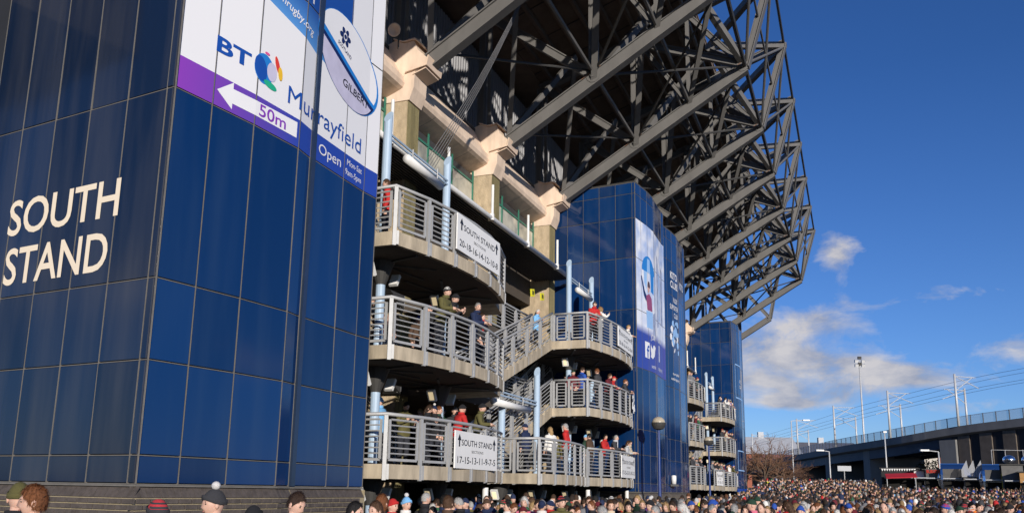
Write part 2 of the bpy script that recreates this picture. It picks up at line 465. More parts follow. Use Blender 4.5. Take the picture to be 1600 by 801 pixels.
# stand frame: u along the facade, v outward from it
AZ = R(21.66)
B1 = Vector((-3.12, 27.9, 0))
EU = Vector((math.sin(AZ), math.cos(AZ), 0))
NV = Vector((math.cos(AZ), -math.sin(AZ), 0))
def W(u, v, z=0.): return B1 + EU * u + NV * v + Vector((0, 0, z))
def uvof(x, y): q = Vector((x, y, 0)) - B1; return q.dot(EU), q.dot(NV)
BAY = 7.526
def ground_z(x, y):
    u, v = uvof(x, y)
    k = min(1, max(0, (v - 3) / 9)) if u < 62 else 1
    y0 = 62 - 18 * k
    a = min(1, max(0, (y - y0) / (95 - y0))); b = min(1, max(0, v / 3)) if u < 62 else 1
    return .1 + 1.85 * a * a * (3 - 2 * a) * b

# text as flat mesh: list of (verts2d, faces), scaled to cap height h and optional width w, origin lower left
def text2d(txt, h, w=None, bold=0., shear=0., spacing=1., align='L'):
    cu = bpy.data.curves.new('t', 'FONT'); cu.body = txt; cu.offset = bold; cu.shear = shear; cu.space_character = spacing; cu.resolution_u = 4
    ob = bpy.data.objects.new('t', cu); COL.objects.link(ob)
    dg = bpy.context.evaluated_depsgraph_get()
    me = bpy.data.meshes.new_from_object(ob.evaluated_get(dg))
    vs = [(v.co.x, v.co.y) for v in me.vertices]; fs = [tuple(p.vertices) for p in me.polygons]
    bpy.data.objects.remove(ob); bpy.data.curves.remove(cu); bpy.data.meshes.remove(me)
    x0 = min(v[0] for v in vs); x1 = max(v[0] for v in vs)
    cap = .729
    sy = h / cap; sx = (w / (x1 - x0)) if w else sy
    vs = [((v[0] - x0) * sx, v[1] * sy) for v in vs]
    W_ = (x1 - x0) * sx
    if align == 'C': vs = [(v[0] - W_ / 2, v[1]) for v in vs]
    return vs, fs
def clip_x(poly, x, keep_right):
    out = []
    for k in range(len(poly)):
        a, b = poly[k], poly[(k + 1) % len(poly)]; ia, ib = ((a[0] >= x) == keep_right), ((b[0] >= x) == keep_right)
        if ia: out.append(a)
        if ia != ib: t = (x - a[0]) / (b[0] - a[0]); out.append((x, a[1] + t * (b[1] - a[1])))
    return out
def put2d(mb, shape, fn, m=0, cuts=None):
    vs, fs = shape
    if cuts:          # split faces where the surface bends
        nv, nf = [], []
        for f in fs:
            polys = [[vs[k] for k in f]]
            for c in cuts:
                nxt = []
                for p in polys:
                    xs = [q[0] for q in p]
                    if min(xs) < c - 1e-5 and max(xs) > c + 1e-5:
                        nxt += [q for q in (clip_x(p, c, True), clip_x(p, c, False)) if len(q) > 2]
                    else: nxt.append(p)
                polys = nxt
            for p in polys: nf.append(tuple(range(len(nv), len(nv) + len(p)))); nv += p
        vs, fs = nv, nf
    i = len(mb.v); mb.v += [Vector(fn(x, y)) for (x, y) in vs]
    for f in fs: mb.f.append(tuple(i + k for k in f)); mb.m.append(m)
def poly2d(pts): return (list(pts), [tuple(range(len(pts)))])
def ell2d(cx, cy, a, b, rot=0, n=32, t0=0, t1=360):
    c, s = math.cos(R(rot)), math.sin(R(rot)); P = []
    for k in range(n + (0 if t1 - t0 == 360 else 1)):
        t = R(t0 + (t1 - t0) * k / n); x, y = a * math.cos(t), b * math.sin(t); P.append((cx + x * c - y * s, cy + x * s + y * c))
    return P
#@@SETTING
# ------------------------------------------------------------------ ground
def build_ground():
    mb = MB()
    xs = [-2500, -600, -150, -60] + [-30 + 5 * k for k in range(33)] + [160, 250, 600, 2500]
    ys = [-600, -100, -20] + [5 * k for k in range(38)] + [230, 320, 600, 1200, 4500]
    for y in ys:
        for x in xs: mb.v.append(Vector((x, y, ground_z(x, y))))
    nx = len(xs)
    for j in range(len(ys) - 1):
        for i in range(nx - 1):
            mb.f.append((j * nx + i, j * nx + i + 1, (j + 1) * nx + i + 1, (j + 1) * nx + i)); mb.m.append(0)
    struct('ground', mb, M_asphalt, smooth=True)
build_ground()

# ------------------------------------------------------------------ blue clad stair towers
ROWS = [2.15, 2.54, 3.87, 5.06, 8.0, 10.84, 13.43, 15.45, 16.72, 17.29]
LOBE = [(0, 0), (.345, .59), (.78, 1.34), (1.275, 2.33), (1.38, 2.75), (1.44, 2.85), (1.79, 3.81), (2.06, 4.54), (2.26, 4.95)]
LDIR = (-.883, .469)
LEFTS = [4.5, 3.63, 2.755, 1.88, 1.005, .13]
CUM = [0]
for a, b in zip(LOBE[:-1], LOBE[1:]): CUM.append(CUM[-1] + math.hypot(b[0] - a[0], b[1] - a[1]))
def lobe_map(C, s, z, off):
    for i in range(len(LOBE) - 1):
        if s <= CUM[i + 1] or i == len(LOBE) - 2: break
    a, b = LOBE[i], LOBE[i + 1]; L = CUM[i + 1] - CUM[i]; d = ((b[0] - a[0]) / L, (b[1] - a[1]) / L); t = s - CUM[i]
    return Vector((C[0] + a[0] + d[0] * t + d[1] * off, C[1] + a[1] + d[1] * t - d[0] * off, z))
def left_map(C, s, z, off):      # s = distance from the corner along the left face
    n = (-LDIR[1], LDIR[0])
    n = (-.469, -.883)
    return Vector((C[0] + LDIR[0] * s + n[0] * off, C[1] + LDIR[1] * s + n[1] * off, z))
PANEL = {}
rnd_t = random.Random(17)
def panel_mesh(L, h, refl=False):
    k = (round(L, 3), round(h, 3), refl)
    if k not in PANEL:
        mb = MB(); g = .011; t = .03; bv = .006
        x, z = L / 2 - g, h / 2 - g
        # slightly pillowed cassette: front face inset by a small bevel
        b = [(-x, 0, -z), (x, 0, -z), (x, 0, z), (-x, 0, z)]; f = [(-x + bv, -t, -z + bv), (x - bv, -t, -z + bv), (x - bv, -t, z - bv), (-x + bv, -t, z - bv)]
        i = 0; mb.v += [Vector(p) for p in b + f]
        for q in ((4, 5, 6, 7), (0, 1, 5, 4), (1, 2, 6, 5), (2, 3, 7, 6), (3, 0, 4, 7), (3, 2, 1, 0)): mb.f.append(q); mb.m.append(0)
        PANEL[k] = mb.mesh('cladding_panel', M_navyrefl if refl else M_navy)
    return PANEL[k]
def clad(root, C, pts, rows, core_back):
    """pts: plan polyline (absolute xy), outward normal to the right of travel"""
    for i in range(len(pts) - 1):
        a, b = Vector((*pts[i], 0)), Vector((*pts[i + 1], 0)); d = (b - a); L = d.length; d.normalize(); n = Vector((d.y, -d.x, 0))
        for j in range(len(rows) - 1):
            z0, z1 = rows[j], rows[j + 1]
            c = (a + b) / 2 + Vector((0, 0, (z0 + z1) / 2))
            mw = Matrix(((d.x, -n.x, 0, c.x), (d.y, -n.y, 0, c.y), (0, 0, 1, c.z), (0, 0, 0, 1)))
            kt = 0 if (d.y > 0 and 7.9 < z0 < 15) or (d.y < 0 and root is tw1 and 5 < z0 < 7.9) else 1
            tl = Matrix.Rotation(rnd_t.gauss(0, .005) * kt, 4, 'Z') @ Matrix.Rotation(rnd_t.gauss(0, .0035) * kt, 4, 'X')      # panels never hang perfectly true
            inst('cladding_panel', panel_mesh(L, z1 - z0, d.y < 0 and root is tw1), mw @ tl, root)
    # mullions and transoms standing in the joints
    for i in range(len(pts)):
        p = Vector((*pts[i], 0)); q0 = Vector((*pts[max(i - 1, 0)], 0)); q1 = Vector((*pts[min(i + 1, len(pts) - 1)], 0))
        d = (q1 - q0).normalized(); n = Vector((d.y, -d.x, 0)); mb = MB()
        mb.box(p + n * .016 + Vector((0, 0, (rows[0] + rows[-1]) / 2)), d * .0055, n * .018, (0, 0, (rows[-1] - rows[0]) / 2))
        part('mullion', mb, M_joint, root)
    for z in rows:
        mb = MB()
        for i in range(len(pts) - 1):
            a, b = Vector((*pts[i], z - .004)), Vector((*pts[i + 1], z - .004)); d = (b - a).normalized(); n = Vector((d.y, -d.x, 0))
            mb.box((a + b) / 2 + n * .012, d * ((b - a).length / 2 + .002), n * .013, (0, 0, .006))
        part('transom', mb, M_joint, root)
    ins = []
    for i, p in enumerate(pts):
        q0, q1 = pts[max(i - 1, 0)], pts[min(i + 1, len(pts) - 1)]; d = Vector((q1[0] - q0[0], q1[1] - q0[1])).normalized()
        ins.append((p[0] - d.y * .012, p[1] + d.x * .012))
    core = ins + core_back
    mb = MB(); mb.prism(core, .0, rows[-1] + .02); part('core_wall', mb, M_core, root)
    mb = MB(); mb.prism(core, rows[-1] + .022, rows[-1] + .10); part('roof_cap', mb, M_steeldark, root)
def offset_path(pts, off):
    out = []
    for i, p in enumerate(pts):
        ds = []
        if i > 0: ds.append((Vector(p) - Vector(pts[i - 1])).normalized())
        if i < len(pts) - 1: ds.append((Vector(pts[i + 1]) - Vector(p)).normalized())
        ns = [Vector((d.y, -d.x)) for d in ds]; n = sum(ns, Vector((0, 0))).normalized(); c = max(.5, n.dot(ns[0]))
        out.append((p[0] + n.x * off / c, p[1] + n.y * off / c))
    return out
def plinth(root, pts, core_back, bricks):
    po = offset_path(pts, .11); pm = offset_path(pts, .095)
    mb = MB(); uvs = []
    s = 0
    top = 1.955 if bricks else 2.03
    base = pm if bricks else po
    for i in range(len(base) - 1):
        a, b = base[i], base[i + 1]; L = math.hypot(b[0] - a[0], b[1] - a[1])
        mb.face([(a[0], a[1], -.3), (b[0], b[1], -.3), (b[0], b[1], top), (a[0], a[1], top)]); uvs += [(s, -.3), (s + L, -.3), (s + L, top), (s, top)]; s += L
    for i in range(len(base) - 1):     # splayed shoulder
        a, b, c, d = base[i], base[i + 1], pts[i + 1], pts[i]
        mb.face([(a[0], a[1], top), (b[0], b[1], top), (c[0], c[1], 2.11), (d[0], d[1], 2.11)]); uvs += [(0, 0), (.2, 0), (.2, .08), (0, .08)]
    # end return towards the stand
    a, b = base[-1], core_back[0]; L = math.hypot(b[0] - a[0], b[1] - a[1])
    mb.face([(a[0], a[1], -.3), (b[0], b[1], -.3), (b[0], b[1], 2.1), (a[0], a[1], 2.1)]); uvs += [(0, -.3), (L, -.3), (L, 2.1), (0, 2.1)]
    mb.uv = uvs
    part('plinth', mb, M_mortar if bricks else M_brickfar, root)
    mb = MB()
    pf = offset_path(pts, .045)
    for i in range(len(pts) - 1):
        a, b = Vector((*pf[i], 2.125)), Vector((*pf[i + 1], 2.125)); d = (b - a).normalized(); n = Vector((d.y, -d.x, 0))
        mb.box((a + b) / 2, d * (b - a).length / 2, n * .02, (0, 0, .012))
    part('flashing', mb, M_joint, root)
    if not bricks: return
    bl, bh, g = .232, .0815, .014
    bm = MB(); x, y, z = (bl - g) / 2, .02, (bh - g) / 2
    bm.v += [Vector(p) for p in ((-x, y, -z), (x, y, -z), (x, y, z), (-x, y, z), (-x + .004, -y, -z + .004), (x - .004, -y, -z + .004), (x - .004, -y, z - .004), (-x + .004, -y, z - .004))]
    for q in ((4, 5, 6, 7), (0, 1, 5, 4), (1, 2, 6, 5), (2, 3, 7, 6), (3, 0, 4, 7), (3, 2, 1, 0)): bm.f.append(q); bm.m.append(0)
    bme = bm.mesh('brick', M_brick)
    rnd = random.Random(3)
    segs = []
    for i in range(len(pm) - 1):
        a, b = Vector((*pm[i], 0)), Vector((*pm[i + 1], 0)); segs.append((a, b, (b - a).length))
    tot = sum(s_[2] for s_ in segs)
    def at(s_):
        for (a, b, L) in segs:
            if s_ <= L or (a, b, L) == segs[-1]: d = (b - a) / L; return a + d * s_, d
            s_ -= L
    nb = 0
    for c in range(6):
        z = 1.955 - bh * (c + .5); s_ = bl * (.5 if c % 2 else .0) + bl / 2
        while s_ < tot - bl / 2 and nb < 300:
            p, d = at(s_); n = Vector((d.y, -d.x, 0)); t = rnd.uniform(-.004, .004)
            c3 = p + n * (.005 + t) + Vector((0, 0, z))
            inst('brick', bme, Matrix(((d.x, -n.x, 0, c3.x), (d.y, -n.y, 0, c3.y), (0, 0, 1, c3.z), (0, 0, 0, 1))), root); nb += 1; s_ += bl
    # sloping shoulder bricks on the splay, laid on end
    bw = .115; cm = MB(); x, y, z = (bw - .008) / 2, .014, .088
    cm.box((0, 0, 0), (x, 0, 0), (0, y, 0), (0, 0, z)); cme = cm.mesh('coping_brick', M_brick)
    s_ = bw / 2
    while s_ < tot - bw / 2:
        p, d = at(s_); n = Vector((d.y, -d.x, 0)); upv = (Vector((0, 0, .155)) - n * .095).normalized(); out = d.cross(upv) * 1
        c3 = p - n * .045 + Vector((0, 0, 2.035))
        inst('coping_brick', cme, Matrix(((d.x, -out.x, upv.x, c3.x), (d.y, -out.y, upv.y, c3.y), (d.z, -out.z, upv.z, c3.z), (0, 0, 0, 1))), root); s_ += bw
def tower_pts(C, left=True, lobe=LOBE, off=(0, 0)):
    P = []
    if left: P += [(C[0] + off[0] + LDIR[0] * s, C[1] + off[1] + LDIR[1] * s) for s in LEFTS]
    P += [(C[0] + off[0] + p[0], C[1] + off[1] + p[1]) for p in lobe]
    return P
def xy(v): return (v.x, v.y)
T1, T2, T3 = (-5.13, 12.0), (6.0, 40.7), (19.69, 75.82)
tw1 = thing('stair_tower', 'nearest navy panelled tower with cream south stand lettering and large white banner', 'tower', (T1[0], T1[1], 0), 'blue clad towers')
p1 = tower_pts(T1); bk1 = [xy(W(-9.6, 1.4)), xy(W(-9.6, -1.0)), xy(W(-15.1, -1.0))]
clad(tw1, T1, p1, ROWS, bk1); plinth(tw1, p1, bk1, True)
tw2 = thing('stair_tower', 'navy panelled double tower with blue and white picture poster in mid distance', 'tower', (T2[0], T2[1], 0), 'blue clad towers')
p2 = tower_pts(T2); bk2 = [xy(W(20.6, -1.0)), xy(W(15.8, -1.0))]
clad(tw2, T2, p2, ROWS, bk2); plinth(tw2, p2, bk2, False)
OFF2 = (2.55, 6.95)
p2b = [(T2[0] + OFF2[0] + LDIR[0] * s, T2[1] + OFF2[1] + LDIR[1] * s) for s in LEFTS[4:]] + [(T2[0] + OFF2[0] + p[0], T2[1] + OFF2[1] + p[1]) for p in LOBE]
bk2b = [xy(W(28.6, -1.0)), xy(W(21.5, -1.0))]
clad(tw2, T2, p2b, ROWS, bk2b); plinth(tw2, p2b, bk2b, False)
tw3 = thing('stair_tower', 'farthest navy panelled tower standing beside the bare tree', 'tower', (T3[0], T3[1], 0), 'blue clad towers')
p3 = tower_pts(T3); bk3 = [xy(W(58.6, -1.0)), xy(W(53.4, -1.0))]
clad(tw3, T3, p3, ROWS, bk3); plinth(tw3, p3, bk3, False)

# lettering on the near tower's left face
mb = MB()
def lf(x, z): return left_map(T1, 3.66 - x, z, .036)
for (t, x0, z0, w, h) in (('SOUTH', 0, 6.12, 2.72, .62), ('STAND', .06, 5.28, 2.52, .63)):
    put2d(mb, text2d(t, h, w, .012), lambda x, y: left_map(T1, 3.66 - x0 - x, z0 + y, .036))
part('lettering', mb, M_cream, tw1, label='cream capital letters reading SOUTH STAND')

# banner sheets over the near tower's curved side, one per cladding panel
def sheets(root, C, seg_off, rows, segs, matl, name):
    for i in segs:
        for j in rows:
            mb = MB(); g = .014; s0, s1 = CUM[i] + g, CUM[i + 1] - g
            z0, z1 = ROWS[j] + g, ROWS[j + 1] - g; off = .0335
            a, b = LOBE[i], LOBE[i + 1]; L = CUM[i + 1] - CUM[i]; d = Vector(((b[0] - a[0]) / L, (b[1] - a[1]) / L, 0)); n = Vector((d.y, -d.x, 0))
            o = Vector((C[0] + seg_off[0] + a[0], C[1] + seg_off[1] + a[1], 0)) + n * off
            mb.face([o + d * (s0 - CUM[i]) + Vector((0, 0, z0)), o + d * (s1 - CUM[i]) + Vector((0, 0, z0)), o + d * (s1 - CUM[i]) + Vector((0, 0, z1)), o + d * (s0 - CUM[i]) + Vector((0, 0, z1))])
            mb.uv = [(s0, z0), (s1, z0), (s1, z1), (s0, z1)]
            part(name, mb, matl, root)
sheets(tw1, T1, (0, 0), (4, 5, 6), range(8), M_banner, 'banner_sheet')
def lm(off): return lambda x, z: lobe_map(T1, x, z, off)
def prt(name, shapes, label=None, root=tw1, fn=None):
    if name == 'lettering' and len(shapes) > 1:
        for sh in shapes: prt(name, [sh], label, root, fn)
        return
    mb = MB(); ms = []
    for (shape, m, off) in shapes:
        if m not in ms: ms.append(m)
        put2d(mb, shape, (fn or lm)(off), ms.index(m), CUM[1:-1])
    return part(name, mb, ms, root, label=label)
def mv(shape, dx, dz, rot=0):
    c, s = math.cos(R(rot)), math.sin(R(rot)); return ([(dx + x * c - y * s, dz + x * s + y * c) for (x, y) in shape[0]], shape[1])
prt('arrow_print', [(poly2d([(.74, 8.28), (1.06, 8.07), (1.06, 8.53)]), M_vwhite, .037), (poly2d([(1.05, 8.17), (2.58, 8.17), (2.58, 8.46), (1.05, 8.42)]), M_vwhite, .0372), (mv(text2d('50m', .22, .66, .012), 1.63, 8.205), M_vpurple, .040)], 'white arrow reading 50m')
prt('lettering', [(mv(text2d('BT', .27, .72, .03), .66, 8.92), M_vblue, .038)], 'blue letters BT')
gl = [(ell2d(1.68, 9.06, .23, .27, 0), M_vmid), (ell2d(1.60, 9.04, .14, .22, 15), M_vblue), (ell2d(1.86, 9.08, .12, .17, 0), M_vlilac), (ell2d(1.84, 8.83, .16, .06, -8), M_vgreen),
      (ell2d(1.72, 9.36, .06, .022, 0), M_vpink), (ell2d(1.98, 9.27, .05, .15, 22), M_vred), (ell2d(2.06, 9.14, .055, .12, 8), M_vyellow)]
prt('globe_emblem', [(poly2d(p), m, .037 + .0012 * k) for k, (p, m) in enumerate(gl)], 'multicoloured globe emblem')
prt('lettering', [(mv(text2d('Murrayfield', .34, 2.5, .0), 2.29, 8.72, 0), M_vblue, .044)], 'blue letters reading Murrayfield')
for sh, lb in ((mv(text2d('Open', .21, .78, 0), 3.31, 8.18), 'white word Open'), (mv(text2d('Mon-Sat', .125, .56), 4.31, 8.32), 'white words Mon-Sat'), (mv(text2d('9am-5pm', .125, .6), 4.26, 8.12), 'white opening hours')): prt('lettering', [(sh, M_vwhite, .042)], lb)
prt('lettering', [(mv(text2d('scottishrugby.org', .16, 1.5, .006), 1.42, 10.62, -13), M_vwhite, .042), (mv(text2d('RUGBY', .30, 1.3, .01), 1.66, 10.92, 0), M_vwhite, .042)], 'white web address')
ball = [(poly2d(ell2d(4.2, 10.40, 1.18, .84, -22, 40)), M_vmid), (poly2d(ell2d(4.2, 10.46, 1.12, .76, -22, 40)), M_vwhite), (poly2d(ell2d(4.2, 10.40, 1.17, .83, -22, 24, 182, 356)), M_vmid),
        (poly2d(ell2d(4.18, 10.36, 1.14, .79, -22, 24, 187, 353)), M_vnavy), (poly2d(ell2d(4.16, 10.30, 1.07, .73, -22, 24, 190, 350)), M_vlilac)]
prt('ball_print', [(s, m, .038 + .0014 * k) for k, (s, m) in enumerate(ball)] +
    [(poly2d(ell2d(3.98 + .13 * math.cos(R(a)), 10.86 + .12 * math.sin(R(a)), .075, .055, a)), M_vnavy, .046) for a in range(0, 360, 60)] +
    [(poly2d(ell2d(3.98, 10.86, .065, .085)), M_vwhite, .0475), (poly2d(ell2d(3.98, 10.86, .05, .05)), M_vnavy, .0485), (mv(text2d('SCOTLAND', .075, .52, .01), 3.73, 10.62, -14), M_vnavy, .046),
     (mv(text2d('GILBERT', .16, 1.0, .015), 3.98, 9.86, -6), M_black, .0465)], 'rugby ball picture with thistle crest')
mb = MB(); q = lobe_map(T1, 3.15, 0, .03); mb.box(q + Vector((0, 0, 7.7)), (.022, .038, 0), (.045, -.026, 0), (0, 0, 5.55)); part('vertical_fin', mb, mat('fin_metal', (.05, .08, .14), .18, .6), tw1)
# poster on the double tower
def lm2(off): return lambda x, z: lobe_map(T2, x, z, off)
sheets(tw2, T2, (0, 0), (4, 5, 6), range(8), M_poster, 'poster_sheet')
PSK, PHR = mat('poster_skin', (.62, .38, .30), .4), mat('poster_hair', (.10, .05, .04), .4)
PGR, PPK = mat('poster_grey', (.30, .34, .48), .4, 0, .5, 3), mat('poster_rose', (.30, .06, .14), .4)
fig = [(poly2d([(.62, 12.62), (.72, 12.68), (1.12, 11.95), (1.38, 11.75), (1.30, 11.45), (1.0, 11.7)]), M_vnavy, .0390), (poly2d([(1.30, 11.75), (1.75, 11.95), (2.15, 11.75), (2.25, 11.1), (1.45, 11.05)]), PPK, .0392),
       (poly2d(ell2d(1.66, 12.22, .17, .25)), PSK, .0400), (poly2d(ell2d(1.70, 12.32, .21, .24, 0, 16, -20, 200)), PHR, .0405),
       (poly2d(ell2d(1.7, 13.0, .95, .85, 0, 20, 0, 180)), M_vmid, .0375), (poly2d([(1.0, 13.0), (1.45, 13.0), (1.4, 12.1), (1.05, 12.4)]), M_vlight, .0378), (poly2d([(2.0, 13.0), (2.55, 13.0), (2.5, 12.0), (2.05, 12.1)]), M_vmid, .0378),
       (poly2d([(1.5, 13.72), (1.9, 13.72), (1.95, 13.0), (1.45, 13.0)]), M_vlight, .0382), (poly2d([(2.35, 11.0), (2.65, 11.1), (2.65, 9.7), (2.35, 9.7)]), PGR, .0378), (poly2d([(2.7, 14.9), (3.05, 14.7), (3.05, 9.9), (2.75, 9.9)]), PGR, .0377),
       (poly2d([(1.3, 11.0), (2.3, 11.05), (2.3, 10.2), (1.35, 10.15)]), M_vlight, .0377), (poly2d([(3.5, 14.4), (3.8, 14.2), (3.8, 10.6), (3.5, 10.5)]), PGR, .038), (poly2d([(4.0, 13.6), (4.15, 13.5), (4.15, 11.0), (4.0, 10.9)]), M_vlight, .0381), (poly2d([(4.5, 14.0), (4.9, 13.8), (4.9, 10.8), (4.5, 10.8)]), PGR, .0382)]
prt('poster_figure', fig, 'person with raised arm printed on the poster', tw2, lm2)
bird = [(1.86, 8.75), (2.2, 8.68), (2.5, 8.85), (2.62, 9.2), (2.75, 9.32), (2.58, 9.36), (2.45, 9.42), (2.3, 9.36), (2.25, 9.18), (2.0, 9.28), (1.9, 9.42), (1.86, 9.1), (1.95, 8.9)]
prt('lettering', [(poly2d([(1.05, 8.62), (1.7, 8.62), (1.7, 9.42), (1.05, 9.42)]), M_vwhite, .039), (mv(text2d('f', .62, .34, .02), 1.28, 8.66), M_vblue, .041), (poly2d(bird), M_vwhite, .039), (poly2d([(3.7, 8.75), (3.9, 8.75), (3.9, 9.6), (3.7, 9.6)]), M_vwhite, .039),
                  (mv(text2d('JOIN', .3, .95), 1.9, 9.65), M_vwhite, .039), (mv(text2d('US', .3, .7), 3.55, 9.75), M_vwhite, .039), (mv(text2d('scottish', .2, .85), 2.0, 8.22), M_vwhite, .039), (mv(text2d('rugby.org', .2, 1.1), 3.5, 8.3), M_vwhite, .039)], 'white social media symbols and lettering', tw2, lm2)
T2b = (T2[0] + OFF2[0], T2[1] + OFF2[1])
def lm3(off): return lambda x, z: lobe_map(T2b, x, z, off)
rs = random.Random(5)
spl = [(poly2d(ell2d(1.9 + rs.uniform(-.75, .8), 11.0 + rs.uniform(-.9, .9), rs.uniform(.08, .22), rs.uniform(.08, .28), rs.uniform(0, 90), 7)), rs.choice((M_vwhite, M_vlight, M_vlight)), .038 + .0002 * k) for k in range(34)]
prt('lettering', [(mv(text2d('KITO', .42, 1.35, .02), 1.25, 14.45), M_vwhite, .039), (mv(text2d('CLUBS', .42, 1.5, .02), 1.25, 13.9), M_vwhite, .039), (mv(text2d('RUGBY', .3, .8, .01), 1.75, 13.05), M_vwhite, .039),
                  (mv(text2d('SUPPORTER', .3, 1.55, .01), 1.1, 12.6), M_vwhite, .039), (mv(text2d('CLUB', .3, .75, .01), 1.8, 12.15), M_vwhite, .039), (mv(text2d('murrayfield', .16, 1.2, .01), 1.4, 8.75), M_vwhite, .039), (mv(text2d('scottishrugby.org', .16, 1.6, .01), 1.1, 8.45), M_vwhite, .039),
                  (mv(text2d('KITO', .42, 1.3, .02), 3.6, 14.3), M_vwhite, .039)], 'white club lettering', tw2, lm3)
prt('splash_print', spl, 'pale blue paint splash print', tw2, lm3)
def lm4(off): return lambda x, z: lobe_map(T3, x, z, off)
fr = []
for (z0, z1) in ((10.5, 13.6), (4.1, 5.9)):
    for (a, b, c, d) in ((.75, z0, 3.9, z0 + .1), (.75, z1 - .1, 3.9, z1), (.75, z0, .85, z1)): fr.append((poly2d([(a, b), (c, b), (c, d), (a, d)]), M_vlight, .038))
fr += [(mv(text2d('ENTRANCE', .3, 1.3), 2.2, 12.0), M_vwhite, .038), (mv(text2d('SOUTH', .3, 1.0), 2.2, 11.5), M_vwhite, .038)]
prt('frame_print', fr, 'thin pale frame print', tw3, lm4)
mb = MB(); a = lobe_map(T3, .05, 2.75, .06); b = lobe_map(T3, 4.9, 2.75, .06)
sgn = thing('wayfinding_board', 'blue sign board with white emblems at foot of farthest tower', 'sign', W(50.0, 3.95, 1.2))
mb = MB(); q0, q1 = W(50.2, 3.98, 0), W(55.2, 4.6, 0); d = (q1 - q0).normalized(); nn = Vector((d.y, -d.x, 0))
mb.box((q0 + q1) / 2 + Vector((0, 0, 1.95)), (q1 - q0) / 2, nn * .03, (0, 0, .6)); part('board', mb, mat('sign_blue', (.012, .06, .33), .45), sgn)
mb = MB()
def sg(x, z): return q0 + d * x + nn * .036 + Vector((0, 0, z))
put2d(mb, poly2d(ell2d(.6, 2.0, .25, .32)), sg); put2d(mb, poly2d(ell2d(3.8, 2.05, .25, .3)), sg); put2d(mb, poly2d(ell2d(4.6, 2.05, .25, .3)), sg)
put2d(mb, mv(text2d('WELCOME TO', .2, 1.7), 1.3, 2.1), sg); put2d(mb, mv(text2d('MURRAYFIELD', .22, 2.0, .01), 1.2, 1.75), sg)
part('lettering', mb, M_vwhite, sgn)
